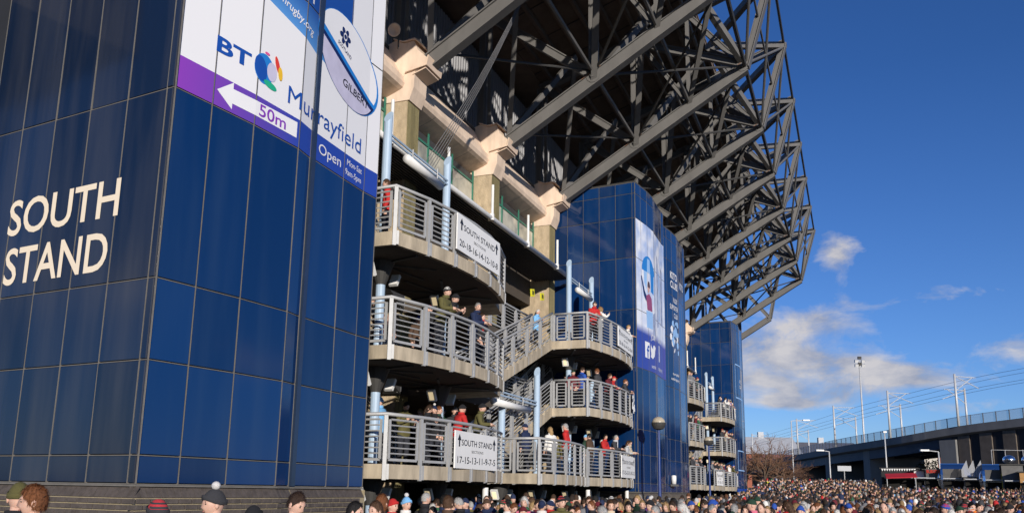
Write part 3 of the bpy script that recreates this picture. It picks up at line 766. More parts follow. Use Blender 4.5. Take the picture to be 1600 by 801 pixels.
#@@STAND
# ------------------------------------------------------------------ the stand: facade, concourse, canopy
CL = {'A': (2.35, 2.68), 'B': (5.09, 5.42), 'C': (7.83, 8.17)}
st = thing('stadium_stand', 'concrete rear of stadium stand with pebbledash columns, beige beams and green framed windows', 'stadium', W(0, -3, 0))
UEND = 62.0
NCOL = range(-1, 8)
def vz(u, pts): return [W(u, v, z) for (v, z) in pts]
BR = [(-2.2, 15.3), (-.42, 15.3), (-.26, 15.75), (-.24, 16.32), (.2, 16.46), (.24, 16.75), (-.16, 17.12), (-.32, 17.5), (-.7, 17.46), (-1.05, 17.64), (-1.44, 17.5), (-2.2, 17.5)]
BEAM = [(-1.5, 15.45), (-.82, 15.72), (-.68, 15.80), (-.62, 15.95), (-.68, 16.22), (-.80, 16.33), (-1.32, 17.32), (-1.6, 17.32)]
for i in NCOL:
    u = BAY * i
    if u > UEND: break
    if not (15.9 < u < 29.0 or 53.5 < u < 58.5 or u < -9):
        mb = MB(); mb.hexa([W(u - .42, -2.0, 0), W(u - .42, -.5, 0), W(u + .42, -.5, 0), W(u + .42, -2.0, 0)][::-1], [W(u - .42, -2.0, 15.3), W(u - .42, -.5, 15.3), W(u + .42, -.5, 15.3), W(u + .42, -2.0, 15.3)][::-1])
        c = part('column', mb, M_pebble, st)
        # mossy ribbed outer face
        mb = MB()
        for k in range(9):
            uu = u - .37 + k * .0925
            mb.hexa([W(uu - .03, -.5, 0), W(uu - .03, -.47, 0), W(uu + .03, -.47, 0), W(uu + .03, -.5, 0)][::-1], [W(uu - .03, -.5, 15.28), W(uu - .03, -.47, 15.28), W(uu + .03, -.47, 15.28), W(uu + .03, -.5, 15.28)][::-1])
        part('ribbed_face', mb, mat('mossy_pebbledash', (.20, .17, .085), .95, 0, .5, 2.5, 1., 25, streak=.12), st, c)
    mb = MB(); mb.extrude(vz(u - .46, BR), EU * .92); b = part('bracket', mb, M_beige, st)
    mb = MB()
    for (o, m) in ((-.49, 0), (.49, 0)):      # folded metal cap on top and channel at the tip
        pass
    mb.extrude(vz(u - .52, [(-1.12, 17.66), (-.72, 17.49), (-.30, 17.53), (-.14, 17.42), (-.12, 17.46), (-.28, 17.58), (-.72, 17.54), (-1.12, 17.71)]), EU * 1.04)
    mb.extrude(vz(u - .56, [(-.58, 16.30), (.26, 16.44), (.33, 16.80), (.29, 16.81), (.22, 16.49), (-.57, 16.35)]), EU * 1.12)
    mb.extrude(vz(u - .50, [(-.30, 16.2), (.20, 16.36), (.20, 16.40), (-.30, 16.25)]), EU * 1.0)
    part('bracket_cap', mb, M_beigecap, st, b)
    # bay to the right of this column
    u0, u1 = u + .46, u + BAY - .46
    if u1 < UEND:
        mb = MB(); mb.extrude(vz(u0, BEAM), EU * (u1 - u0)); bm_ = part('lintel_beam', mb, M_beige, st)
        mb = MB()
        for k in range(1, 4):
            uu = u0 + (u1 - u0) * k / 4
            mb.extrude(vz(uu - .006, [(-1.5, 15.446), (-.82, 15.716), (-.70, 15.784), (-.70, 15.79), (-.82, 15.722), (-1.5, 15.452)]), EU * .012)
        part('beam_joint', mb, M_jointdark, st, bm_)
        mb = MB(); mb.beam(W(u0, -1.36, 17.4), W(u1, -1.36, 17.4), .10, .14, NV); part('gutter', mb, M_steeldark, st)
        if -8 < u < 15:
            w = MB(); wu0, wu1 = u + .44, u + BAY - .44
            ms = [wu0 + .06, wu0 + (wu1 - wu0) * .36, wu0 + (wu1 - wu0) * .68, wu1 - .06]
            for a in ms: w.box(W(a, -1.34, 14.0), EU * .04, NV * .025, (0, 0, 1.5))
            for z in (12.62, 15.0): w.box(W((wu0 + wu1) / 2, -1.341, z), EU * (wu1 - wu0) / 2, NV * .02, (0, 0, .045))
            wf = part('window_frame', w, M_green, st)
            for a, b2 in zip(ms[:-1], ms[1:]):
                g = MB(); g.box(W((a + b2) / 2, -1.37, 13.8), EU * ((b2 - a) / 2 - .05), NV * .01, (0, 0, 1.15)); part('window_pane', g, M_glass, st, wf)
            g = MB(); g.box(W((wu0 + wu1) / 2, -1.4, 15.2), EU * (wu1 - wu0) / 2, NV * .03, (0, 0, .14)); part('window_head', g, M_steeldark, st, wf)
# rear wall of the seating, corrugated, behind the roof posts
mb = MB(); k = 0; uu = -18.
pts = []
while uu < UEND:
    for du, dv in ((0, 0), (.09, 0), (.13, .07), (.22, .07), (.26, 0)): pts.append((uu + du, -2.7 + dv))
    uu += .26
for (a, b) in zip(pts[:-1], pts[1:]): mb.face([W(*a, 16.9), W(*b, 16.9), W(*b, 22.9), W(*a, 22.9)])
part('corrugated_wall', mb, M_corr, st)
mb = MB(); mb.hexa([W(-18, -2.72, 15.4), W(UEND, -2.72, 15.4), W(UEND, -9, 15.4), W(-18, -9, 15.4)], [W(-18, -2.72, 16.9), W(UEND, -2.72, 16.9), W(UEND, -9, 16.9), W(-18, -9, 16.9)])
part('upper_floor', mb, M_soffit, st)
# concourse floors and dark back wall
for lv, (z0, z1) in CL.items():
    for (ua, ub, va, vb) in ((-12, -.2, -7, -1.6), (-.2, 15.1, -7, .85), (25.5, 37.4, -7, -1.6), (37.4, 52.8, -7, .85)):
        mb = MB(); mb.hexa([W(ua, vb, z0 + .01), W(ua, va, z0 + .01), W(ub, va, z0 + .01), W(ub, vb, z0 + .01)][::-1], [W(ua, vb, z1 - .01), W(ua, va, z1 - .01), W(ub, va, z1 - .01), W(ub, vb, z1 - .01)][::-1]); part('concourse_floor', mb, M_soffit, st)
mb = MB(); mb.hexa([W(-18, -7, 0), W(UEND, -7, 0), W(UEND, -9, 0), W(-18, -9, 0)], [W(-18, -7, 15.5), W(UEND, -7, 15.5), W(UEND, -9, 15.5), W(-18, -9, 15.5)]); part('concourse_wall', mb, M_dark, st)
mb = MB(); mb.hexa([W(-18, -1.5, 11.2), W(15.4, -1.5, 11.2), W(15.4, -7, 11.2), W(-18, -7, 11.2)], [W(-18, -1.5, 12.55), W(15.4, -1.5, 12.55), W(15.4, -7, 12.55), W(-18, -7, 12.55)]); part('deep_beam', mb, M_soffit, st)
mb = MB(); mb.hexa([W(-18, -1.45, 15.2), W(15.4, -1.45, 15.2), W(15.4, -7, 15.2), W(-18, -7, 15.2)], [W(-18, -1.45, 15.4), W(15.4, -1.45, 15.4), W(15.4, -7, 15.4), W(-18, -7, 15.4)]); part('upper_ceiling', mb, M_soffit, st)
# canopy above the balconies: slatted soffit with a white tube along the edge
def canopy(ua, ub, lab):
    t = thing('canopy', lab, 'canopy', W((ua + ub) / 2, -.5, 12.4))
    mb = MB(); mb.hexa([W(ua, -1.28, 12.45), W(ub, -1.28, 12.45), W(ub, .42, 12.50), W(ua, .42, 12.50)][::-1], [W(ua, -1.28, 12.52), W(ub, -1.28, 12.52), W(ub, .42, 12.57), W(ua, .42, 12.57)][::-1]); part('canopy_plate', mb, M_louvre, t)
    for k in range(14):
        v = -1.2 + k * .118; mb = MB(); mb.box(W((ua + ub) / 2, v, 12.42 + .003 * k), EU * (ub - ua) / 2, NV * .02, (0, 0, .028)); part('slat', mb, M_louvre, t)
    mb = MB(); mb.tube(W(ua, .5, 12.55), W(ub, .5, 12.55), .105, 14); part('edge_tube', mb, M_whitepaint, t, smooth=True)
    uu = ua + 2.3
    while uu < ub:
        mb = MB(); mb.tube(W(uu, .55, 12.6), W(uu, .55, 13.9), .055, 10); mb.tube(W(uu, .5, 12.45), W(uu, .5, 12.7), .13, 10); part('stub_post', mb, M_whitepaint, t); uu += 4.0
canopy(-9.5, 14.9, 'slatted canopy with white edge tube below the green framed windows')
canopy(29.0, 52.0, 'far canopy with white edge tube beside the farthest tower')

# ------------------------------------------------------------------ roof trusses
def node(u, v, z): return W(u, v, z)
tr_names = ['overhead', 'nearest the camera', 'second', 'third', 'fourth', 'fifth', 'sixth', 'seventh', 'eighth', 'ninth', 'last short']
def truss(i, u, short=False):
    vB, zB = (9.35, 22.4) if not short else (5.75, 20.3)
    vT, zT = (10.8, 27.3) if not short else (6.9, 25.6)
    lab = {-1: 'grey steel roof truss hidden behind the banner tower', 0: 'grey steel roof truss above the near banner, mostly out of frame', 1: 'grey steel roof truss springing from the bracket beside the banner', 2: 'grey steel roof truss with its rusty middle joint, springing from the second bracket', 3: 'grey steel roof truss springing from the bracket beside the poster tower',
           4: 'grey steel roof truss passing just above the poster tower', 5: 'grey steel roof truss next beyond the one over the poster tower', 6: 'grey steel roof truss in the middle of the far row', 7: 'grey steel roof truss third from the short end truss', 8: 'grey steel roof truss springing from the far tower bracket', 9: 'last full sized grey roof truss before the short end one'}[i] if i < 10 else ''
    if short: lab = 'short end roof truss beyond the others above farthest tower'
    t = thing('roof_truss', lab, 'roof truss', W(u, 0, 16.8), 'steel roof trusses')
    def mem(name, p, q, w, h, ib=True, m=M_steel):
        mb = MB(); (mb.ibeam if ib else mb.beam)(node(u, *p), node(u, *q), w, h, EU); return part(name, mb, m, t)
    zl = lambda v: 16.75 + (zB - 16.75) * v / vB
    zt = lambda v: 23.1 + (zT - 23.1) * (v + .9) / (vT + .9)
    mem('bottom_chord', (-.1, zl(-.1)), (vB, zB), .40, .56)
    mem('top_chord', (-1.2, zt(-1.2)), (vT, zT), .34, .42)
    mem('inner_post', (-1.25, 17.3), (-1.2, zt(-1.2)), .26, .30)
    mem('inner_post', (-.86, 17.6), (-.9, zt(-.9)), .12, .16, False)
    mm = 3.9 if not short else 2.6
    mem('diagonal', (-.95, zt(-.95) - .1), (mm - .15, zl(mm) + .25), .26, .36)
    mem('mid_post', (mm, zl(mm) + .2), (mm, zt(mm)), .42, .34)
    mem('diagonal', (mm + .1, zt(mm) - .15), (vB - .2, zB + .25), .26, .36)
    mem('outer_strut', (vB + .03, zB), (vT, zT), .48, .34)
    if not short:
        mem('diagonal', (6.6, zt(6.6)), (vB - .25, zB + .3), .20, .26)
        mem('sub_post', (6.6, zl(6.6) + .2), (6.6, zt(6.6) - .1), .18, .18, False)
        mem('diagonal', (6.6, zl(6.6) + .2), (mm + .3, zt(mm) - .2), .18, .22)
    for (v, z, r) in ((mm, zl(mm) + .12, .30), (vB - .12, zB + .06, .30), (-.9, zt(-.9) - .05, .30), (vT - .12, zT - .1, .24), (mm, zt(mm) - .1, .28)):
        mb = MB(); c = node(u, v, z); mb.tube(c - EU * .15, c + EU * .15, r, 10); mb.tube(c - EU * .26, c + EU * .26, r * .35, 8); part('gusset', mb, M_steel, t)
    mb = MB(); mb.beam(node(u, mm - .5, zl(mm - .5) + .285), node(u, mm + .35, zl(mm + .35) + .285), .42, .02, EU); mb.beam(node(u, vB - .5, zB - .01), node(u, vB - .05, zB + .27), .42, .02, EU); part('rust_patch', mb, M_rust, t)
    return zl, zt
for i in range(-1, 10): ZL, ZT = truss(i, BAY * (i - 1))
truss(10, BAY * 9, True)
# bracing between neighbouring trusses
for i in range(-1, 9):
    ua, ub = BAY * (i - 1), BAY * i
    lab = 'steel bracing in the %s roof bay' % ['hidden first', 'overhead', 'bay over the banner edge', 'bay before the second bracket', 'bay before the poster tower', 'bay over the poster tower', 'bay beyond the poster tower', 'middle far', 'third last', 'second last', 'last full'][i + 1]
    t = thing('roof_bracing', lab, 'bracing', W(ua + BAY / 2, 9.35, 22.4), 'roof bracing between the trusses')
    def rod(name, p, q, r, m=M_steel, n=6):
        mb = MB(); mb.tube(node(*p), node(*q), r, n); part(name, mb, m, t)
    rod('lower_tie', (ua, 9.35, 22.45), (ub, 9.35, 22.45), .10, M_steeldark)
    rod('upper_tie', (ua, 10.8, 27.3), (ub, 10.8, 27.3), .075, M_steeldark)
    rod('tube', (ua, 10.05, 24.9), (ub, 10.05, 24.9), .055)
    rod('cross_brace', (ua, 9.4, 22.6), (ub, 10.75, 27.1), .07)
    rod('cross_brace', (ub, 9.4, 22.6), (ua, 10.75, 27.1), .07)
    um = ua + BAY / 2
    for (p, q, w) in (((ua, 10.8, 27.2), (um, 7.2, 25.9), .30), ((ub, 10.8, 27.2), (um, 7.2, 25.9), .30), ((ua, 9.3, 22.6), (um, 7.2, 25.6), .27), ((ub, 9.3, 22.6), (um, 7.2, 25.6), .27), ((ua, 6.6, ZL(6.6) + .2), (um, 8.3, 24.1), .2), ((ub, 6.6, ZL(6.6) + .2), (um, 8.3, 24.1), .2), ((um, 8.3, 24.1), (um, 7.2, 25.7), .16),
                      ((ua, 3.9, ZL(3.9)), (um, 5.2, 23.6), .26), ((ub, 3.9, ZL(3.9)), (um, 5.2, 23.6), .26), ((um, 5.2, 23.6), (um, 7.2, 25.7), .2), ((ua, .1, 17.2), (um, 1.9, 22.4), .2), ((ub, .1, 17.2), (um, 1.9, 22.4), .2)):
        mb = MB(); mb.beam(node(*p), node(*q), w, w * 1.15); part('brace_member', mb, M_steel, t)
    rod('tube', (ua, 6.6, ZL(6.6) + .3), (ub, 6.6, ZL(6.6) + .3), .085)
    rod('tube', (ua, 3.9, ZL(3.9) + .3), (ub, 3.9, ZL(3.9) + .3), .085)
    rod('tube', (ua, 5.2, 23.6), (ub, 5.2, 23.6), .07)
    rod('tube', (ua, 6.6, ZT(6.6) - .2), (ub, 6.6, ZT(6.6) - .2), .09)
    rod('stay_rod', (ua, .2, 17.2), (ub, 3.9, ZL(3.9) + .4), .05, M_steeldark)
    rod('stay_rod', (ua, 3.9, ZL(3.9) + .2), (ub, 9.3, 22.5), .06, M_steeldark)
    rod('stay_rod', (ub, 3.9, ZL(3.9) + .2), (ua, 9.3, 22.5), .06, M_steeldark)
    mb = MB(); c = node(um, 7.2, 25.7); mb.tube(c - EU * .3, c + EU * .3, .26, 10); part('gusset', mb, M_steel, t)
    mb = MB(); c = node(um, 5.2, 23.6); mb.tube(c - EU * .25, c + EU * .25, .22, 10); part('gusset', mb, M_steel, t)
# roof deck with purlins
rf = thing('stand_roof', 'dark brown boarded roof deck carried by the grey trusses', 'roof', W(20, 0, 24))
def zdeck(v): return ZT(v) + .42 if v > -1.2 else ZT(-1.2) + .42 - (v + 1.2) * -.03
OUT = [(-20, 6.95), (47.5, 6.95), (62, .1), (64, -1.2)]
def vmax(u): return 6.95 if u < 47.5 else 6.95 - (u - 47.5) * 6.85 / 14.5
us = [-20, 0, 20, 40, 47.5, 52, 57, 62]
mb = MB()
for a, b in zip(us[:-1], us[1:]):
    va, vb = vmax(a), vmax(b)
    for (h, fl) in ((0, 0), (.12, 1)):
        q = [W(a, -1.2, zdeck(-1.2) + h), W(b, -1.2, zdeck(-1.2) + h), W(b, vb, zdeck(vb) + h), W(a, va, zdeck(va) + h)]; mb.face(q if not fl else q[::-1])
    mb.face([W(a, va, zdeck(va)), W(b, vb, zdeck(vb)), W(b, vb, zdeck(vb) + .12), W(a, va, zdeck(va) + .12)])
part('deck', mb, M_deck, rf)
mb = MB(); mb.hexa([W(-20, -16, 23.2), W(62, -16, 23.2), W(62, -1.2, 23.35), W(-20, -1.2, 23.35)], [W(-20, -16, 23.5), W(62, -16, 23.5), W(62, -1.2, 23.5), W(-20, -1.2, 23.5)]); part('inner_deck', mb, M_deck, rf)
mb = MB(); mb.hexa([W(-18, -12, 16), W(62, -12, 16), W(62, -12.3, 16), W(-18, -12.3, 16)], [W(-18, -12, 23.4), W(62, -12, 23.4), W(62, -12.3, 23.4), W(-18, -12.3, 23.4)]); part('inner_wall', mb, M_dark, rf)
v = -.6
while v < 6.9:
    ue = 47.5 + (6.95 - v) * 14.5 / 6.85
    mb = MB(); mb.beam(W(-20, v, zdeck(v) - .14), W(min(ue, 62), v, zdeck(v) - .14), .16, .26, NV); part('purlin', mb, M_deck, rf); v += .93
uu = -18.5
while uu < 60:       # boards joints running up the slope
    ve = vmax(uu); mb = MB(); mb.beam(W(uu, -1.2, zdeck(-1.2) - .02), W(uu, ve, zdeck(ve) - .02), .05, .03, EU); part('board_joint', mb, M_steeldark, rf); uu += BAY / 3
#@@BALCONIES
# ------------------------------------------------------------------ balconies, railings, stairs
def railing(root, pts, near=True, hr=True, drop=.36, rails=7):
    """pts: [(u,v,z)] floor points of the posts; posts, handrail, infill panels with their rails"""
    P = [W(u, v, z) for (u, v, z) in pts]
    if hr:
        mb = MB(); mb.path([p + Vector((0, 0, 1.13)) for p in P], .045, 8); part('handrail', mb, M_rail, root, smooth=True)
    for k, p in enumerate(P):
        a, b = P[max(k - 1, 0)], P[min(k + 1, len(P) - 1)]; d = (b - a); d.z = 0; d.normalize(); n = Vector((d.y, -d.x, 0))
        mb = MB(); mb.box(p + Vector((0, 0, (1.1 - drop) / 2)), d * .045, n * .03, (0, 0, (1.1 + drop) / 2))
        if near: mb.box(p + n * .035 + d * .075 + Vector((0, 0, -.17)), d * .03, n * .012, (0, 0, .17))
        part('post', mb, M_rail, root)
    for a, b in zip(P[:-1], P[1:]):
        d = b - a; dh = Vector((d.x, d.y, 0)); L = dh.length
        if L < .35: continue
        e = dh / L; n = Vector((e.y, -e.x, 0)); zz = lambda t: Vector((0, 0, d.z * t / L))
        mb = MB(); t0, t1 = .13, L - .13
        for t in (t0, t1): mb.box(a + e * t + zz(t) + Vector((0, 0, .56)), e * .03, n * .018, (0, 0, .45))
        mb.beam(a + e * t0 + zz(t0) + Vector((0, 0, .1)), a + e * t1 + zz(t1) + Vector((0, 0, .1)), .036, .06, n)
        rp = part('railing_panel', mb, M_rail, root)
        if near:
            for k in range(rails):
                z = Vector((0, 0, .24 + k * .77 / (rails - 1))); mb = MB()
                mb.tube(a + e * (t0 + .03) + zz(t0) + z, a + e * (t1 - .03) + zz(t1) + z, .017 if k < rails - 1 else .024, 5, caps=False); part('rail', mb, M_rail, root, rp)
        else:
            mb = MB()
            for k in range(6):
                z = Vector((0, 0, .26 + k * .15)); mb.tube(a + e * (t0 + .03) + zz(t0) + z, a + e * (t1 - .03) + zz(t1) + z, .022, 4, caps=False)
            o = part('rails', mb, M_rail, root, rp); o['kind'] = 'stuff'
vL = lambda u: 3.86 - .045 * (u + 4) ** 2
vR = lambda u: 3.90 - .035 * (u - 12) ** 2
vM = lambda u: 3.95 - .04 * (u - 4.2) ** 2
def lin(a, b, n): return [a + (b - a) * k / n for k in range(n + 1)]
def balcony(lev, arc, ua, ub, side_l, side_r, label, off=0, near=True, ret_r=True, group='curved stair balconies', poles=(), vin=.86):
    z0, z1 = CL[lev]
    t = thing('balcony', label, 'balcony', W(off + (ua + ub) / 2, 2.2, z0), group)
    us_ = lin(ua, ub, 6)
    front = [(u, arc(u)) for u in us_]
    poly = [(ua, vin)] + front + [(ub, vin)]
    mb = MB(); pl = [W(off + u, v) for (u, v) in poly][::-1]
    mb.prism([(p.x, p.y) for p in pl], z0, z1); part('slab', mb, M_concrete, t)
    # underside ribs fanning from the poles, soffit plate with the underside shade in its colour
    mb = MB(); ins = [(ua + .12, vin)] + [(u, arc(u) - .12) for u in lin(ua + .12, ub - .12, 6)] + [(ub - .12, vin)]
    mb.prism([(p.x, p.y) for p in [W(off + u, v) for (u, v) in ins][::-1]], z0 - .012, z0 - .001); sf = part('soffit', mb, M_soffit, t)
    for pu in poles:
        for a in range(0, 360, 45):
            q = (pu + 1.9 * math.cos(R(a + 12)), 2.1 + 1.3 * math.sin(R(a + 12)))
            if not (ua < q[0] < ub): continue
            mb = MB(); mb.beam(W(off + pu, 2.1, z0 - .035), W(off + q[0], min(q[1], arc(q[0]) - .2), z0 - .03), .07, .05); part('rib', mb, M_steeldark, t, sf)
    pts = []
    if side_l: pts += [(off + ua + .05, v, z1) for v in side_l]
    pts += [(off + u, arc(u) - .03, z1) for u in us_]
    if side_r: pts += [(off + ub - .05, v, z1) for v in side_r]
    railing(t, pts, near)
    return t
LBL = {'A': 'lowest', 'B': 'middle', 'C': 'top'}
for lev in 'ABC':
    sg_ = {'A': 'lowest left balcony beside the banner tower, carrying a board of odd section numbers', 'B': 'middle left balcony beside the banner tower, where four people lean on the rail', 'C': 'top left balcony beside the banner tower, carrying a board of even section numbers'}[lev]
    balcony(lev, vL, -7.5, -.55, (1.1, 2.2), (), sg_, poles=(-6.1, -2.4))
    sr_ = {'A': 'lowest right balcony against the poster tower with a board of odd section numbers', 'B': 'middle right balcony against the poster tower with a blue jacketed man', 'C': 'top right balcony against the poster tower with a red jacketed man'}[lev]
    balcony(lev, vR, 8.25, 14.95, (1.95, 2.6) if lev != 'A' else (), (), sr_, poles=(10.0, 13.5))
balcony('A', vM, 1.75, 8.15, (1.9, 2.8), (), 'low middle balcony bulging between the two stair balconies', poles=(3.0, 6.2))
OFF3 = 37.65
for lev in 'ABC':
    balcony(lev, vL, -6.9, -.55, (), (), '%s left balcony packed with people beside the farthest tower' % LBL[lev], off=OFF3, near=False)
    balcony(lev, vR, 8.25, 14.95, (2.2,), (), '%s right balcony against the farthest tower' % LBL[lev], off=OFF3, near=False)
balcony('A', vM, 1.75, 8.15, (), (), 'low middle balcony in front of the farthest tower stairs', off=OFF3, near=False)
# stair flights
def flight(ua, za, ub, zb, v0, v1, label, near=True, off=0, n=15, rail_in=True):
    stm = M_steeldark if 'inner' in label else M_concrete  # inner steps coloured dark to deepen the shade behind the balconies
    t = thing('stair_flight', label, 'stairs', W(off + ua, v0, za), 'stair flights')
    for k in range(n):
        u0 = ua + (ub - ua) * k / n; u1 = ua + (ub - ua) * (k + 1) / n; z = za + (zb - za) * (k + 1) / n; lo = za + (zb - za) * k / n - .30
        q = sorted((u0, u1)); mb = MB()
        zl0, zl1 = (z - .50, z - .50 + (zb - za) / n) if ub > ua else (z - .50 + (zb - za) / n, z - .50)
        mb.hexa([W(off + q[0], v0, zl0), W(off + q[1], v0, zl1), W(off + q[1], v1, zl1), W(off + q[0], v1, zl0)][::-1], [W(off + q[0], v0, z), W(off + q[1], v0, z), W(off + q[1], v1, z), W(off + q[0], v1, z)][::-1]); part('step', mb, stm, t)
    for vv in ((v1 - .04, v0 + .04) if rail_in else (v1 - .04,)):
        railing(t, [(off + u, vv, za + (zb - za) * (u - ua) / (ub - ua) + .06) for u in lin(ua, ub, 5)], near, drop=.30, rails=6)
flight(1.0, 5.42, 8.3, 8.17, .92, 1.9, 'outer stair flight rising from middle left to top right balcony')
flight(1.0, 2.68, 8.3, 5.42, .92, 1.9, 'outer stair flight rising from lowest left to middle right balcony')
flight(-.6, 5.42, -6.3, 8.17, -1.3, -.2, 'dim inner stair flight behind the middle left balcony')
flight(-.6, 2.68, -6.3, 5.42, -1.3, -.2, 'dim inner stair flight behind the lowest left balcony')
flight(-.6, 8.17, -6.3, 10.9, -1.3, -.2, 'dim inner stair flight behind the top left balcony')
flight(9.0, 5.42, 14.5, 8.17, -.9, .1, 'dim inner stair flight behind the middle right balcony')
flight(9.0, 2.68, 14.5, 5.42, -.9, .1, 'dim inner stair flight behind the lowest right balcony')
for (a, b, lb) in (('B', 'C', 'far stair flight rising to the top right far balcony'), ('A', 'B', 'far stair flight rising to the middle right far balcony')):
    flight(1.0, CL[a][1], 8.3, CL[b][1], .92, 1.9, lb, near=False, off=OFF3, rail_in=False)
# walkway railing in front of the concourse
for lev, lb in (('C', 'walkway railing with upright bars between the top balconies'), ('B', 'walkway railing between the middle balconies')):
    t = thing('walkway_railing', lb, 'railing', W(4, .8, CL[lev][1]))
    railing(t, [(u, .80, CL[lev][1]) for u in lin(.2, 8.2, 6)], True, drop=.1)
    mb = MB(); mb.hexa([W(-.55, .86, CL[lev][0]), W(1.0, .86, CL[lev][0]), W(1.0, 2.6, CL[lev][0]), W(-.55, 3.0, CL[lev][0])][::-1], [W(-.55, .86, CL[lev][1]), W(1.0, .86, CL[lev][1]), W(1.0, 2.6, CL[lev][1]), W(-.55, 3.0, CL[lev][1])][::-1]); part('landing_slab', mb, M_concrete, t)
# pale blue poles, cut off at a slant, with lamps and tube lights between them
def pole(u, v, ztop, label, off=0, lamps=()):
    t = thing('blue_pole', label, 'pole', W(off + u, v, 0), 'pale blue steel poles')
    mb = MB(); r = .118; n = 14
    for k in range(n):
        a = 2 * math.pi * k / n; mb.v.append(W(off + u + r * math.cos(a), v + r * math.sin(a), 0))
    for k in range(n):
        a = 2 * math.pi * k / n; mb.v.append(W(off + u + r * math.cos(a), v + r * math.sin(a), ztop - .38 * (1 - math.cos(a)) / 2))
    for k in range(n): k2 = (k + 1) % n; mb.f.append((k, k2, n + k2, n + k)); mb.m.append(0)
    mb.f.append(tuple(range(n, 2 * n))); mb.m.append(0)
    part('shaft', mb, M_paleblue, t, smooth=False)
    for lev in lamps:
        z = CL[lev][0]
        mb = MB(); mb.lathe(W(off + u, v, z - .62), [(.125, 0), (.14, .05), (.30, .50), (.34, .60)], 14); part('collar', mb, M_steeldark, t)
        for s in (-1, 1):
            c = W(off + u + s * .62, v + .05, z - .36); ax = (EU * .10 * s + Vector((0, 0, .17))).normalized() * .17; ay = NV * .12; nrm = ax.cross(ay).normalized()
            mb = MB(); mb.box(c, ax, ay, nrm * .045); lf_ = part('light_fitting', mb, M_whitepaint, t)
            dn = nrm if nrm.z < 0 else -nrm
            mb = MB(); mb.box(c + dn * .047, ax * .72, ay * .6, nrm * .006); part('diffuser', mb, M_lamp, t, lf_)
pole(-6.2, 2.2, 12.0, 'tall pale blue pole nearest the banner tower', lamps='ABC')
pole(-2.4, 2.1, 12.2, 'tall pale blue pole behind the top left sign board', lamps='ABC')
pole(10.1, 2.0, 12.15, 'tall pale blue pole in front of the poster tower, left of the pair', lamps='ABC')
pole(13.6, 2.0, 12.2, 'tall pale blue pole in front of the poster tower, right of the pair', lamps='ABC')
pole(6.0, 2.05, 6.8, 'short pale blue pole ending beside the lower stair flight', lamps='A')
pole(2.5, 2.05, 5.1, 'short pale blue pole under the middle landing', lamps='A')
for (u, z, lb) in ((-2.4, 12.2, 'far left'), (10.1, 12.1, 'far middle'), (13.6, 12.2, 'far right')):
    pole(u, 2.0, z, '%s pale blue pole by the farthest tower' % lb, off=OFF3, lamps='ABC')
def tube_light(ua, va, ub, vb, z, label):
    t = thing('tube_light', label, 'light', W((ua + ub) / 2, va, z), 'white tube lights on the pole rails')
    for dz in (.42, .30):
        mb = MB(); mb.tube(W(ua, va, z + dz), W(ub, vb, z + dz), .035, 6); part('carrier_rail', mb, M_paleblue, t)
    a, b = W(ua + (ub - ua) * .2, va, z), W(ua + (ub - ua) * .8, vb, z); mb = MB(); mb.tube(a + NV * .12, b + NV * .12, .12, 12); part('tube', mb, M_whitepaint, t, smooth=True)
    for f in (.3, .7):
        p = W(ua + (ub - ua) * f, va + .1, z + .05); mb = MB(); mb.tube(p, p + Vector((0, 0, .35)), .02, 5); part('hanger', mb, M_rail, t)
tube_light(-6.2, 2.25, -2.4, 2.15, 10.9, 'white tube light between the two left poles')
tube_light(10.1, 2.05, 13.6, 2.05, 10.9, 'white tube light between the poles by the poster tower')
tube_light(.2, 2.1, 5.8, 2.1, 5.0, 'white tube light below the outer stair flight')
tube_light(10.1 + OFF3, 2.05, 13.6 + OFF3, 2.05, 10.9, 'white tube light by the farthest tower')
# sign boards on the railings
def board(u0, u1, arc, z0, z1, l2, label, off=0, text=True):
    t = thing('sign_board', label, 'sign', W(off + (u0 + u1) / 2, arc((u0 + u1) / 2), z0), 'white section boards')
    a, b = W(off + u0, arc(u0) + .09), W(off + u1, arc(u1) + .09); d = (b - a).normalized(); n = Vector((d.y, -d.x, 0)); L = (b - a).length; h = z1 - z0
    mb = MB(); mb.box((a + b) / 2 + Vector((0, 0, (z0 + z1) / 2)), d * L / 2, n * .018, (0, 0, h / 2)); part('board', mb, M_offwhite, t)
    mb = MB(); mb.box((a + b) / 2 - n * .03 + Vector((0, 0, z0 + .2)), d * L * .45, n * .01, (0, 0, .04)); mb2 = part('board_rail', mb, M_rail, t)
    if not text: return
    f = lambda x, z: a + d * x + n * .0215 + Vector((0, 0, z0 + z))
    for (tx, xx, zz, w, hh, bo) in (('SOUTH STAND', .5, .62, .73, .17, .008), ('SECTIONS', .5, .44, .28, .075, 0), (l2, .5, .14, .90, .19, .008)):
        mb = MB(); put2d(mb, mv(text2d(tx, h * hh, L * w, bo, align='C'), L * xx, h * zz), f); part('lettering', mb, M_black, t)
    for x in (.085, .915):
        mb = MB(); X = L * x; put2d(mb, poly2d([(X - .014 * L, h * .58), (X + .014 * L, h * .58), (X + .014 * L, h * .8), (X - .014 * L, h * .8)]), f); put2d(mb, poly2d([(X - .04 * L, h * .75), (X + .04 * L, h * .75), (X, h * .92)]), lambda p, q: f(p, q) + n * .0008); part('arrow', mb, M_black, t)
board(-5.3, -2.25, vL, 8.27, 9.25, '20-18-16-14-12-10-8', 'white board reading sections 20 to 8 on the top left balcony')
board(-5.1, -2.1, vL, 2.66, 3.60, '17-15-13-11-9-7-5', 'white board reading sections 17 to 5 on the lowest left balcony')
board(11.0, 14.1, vR, 8.33, 9.22, '20-18-16-14-12-10-8', 'white board on the top right balcony, seen at a slant')
board(11.3, 14.5, vR, 2.74, 3.68, '17-15-13-11-9-7-5', 'white board on the lowest right balcony, below people in dark coats')
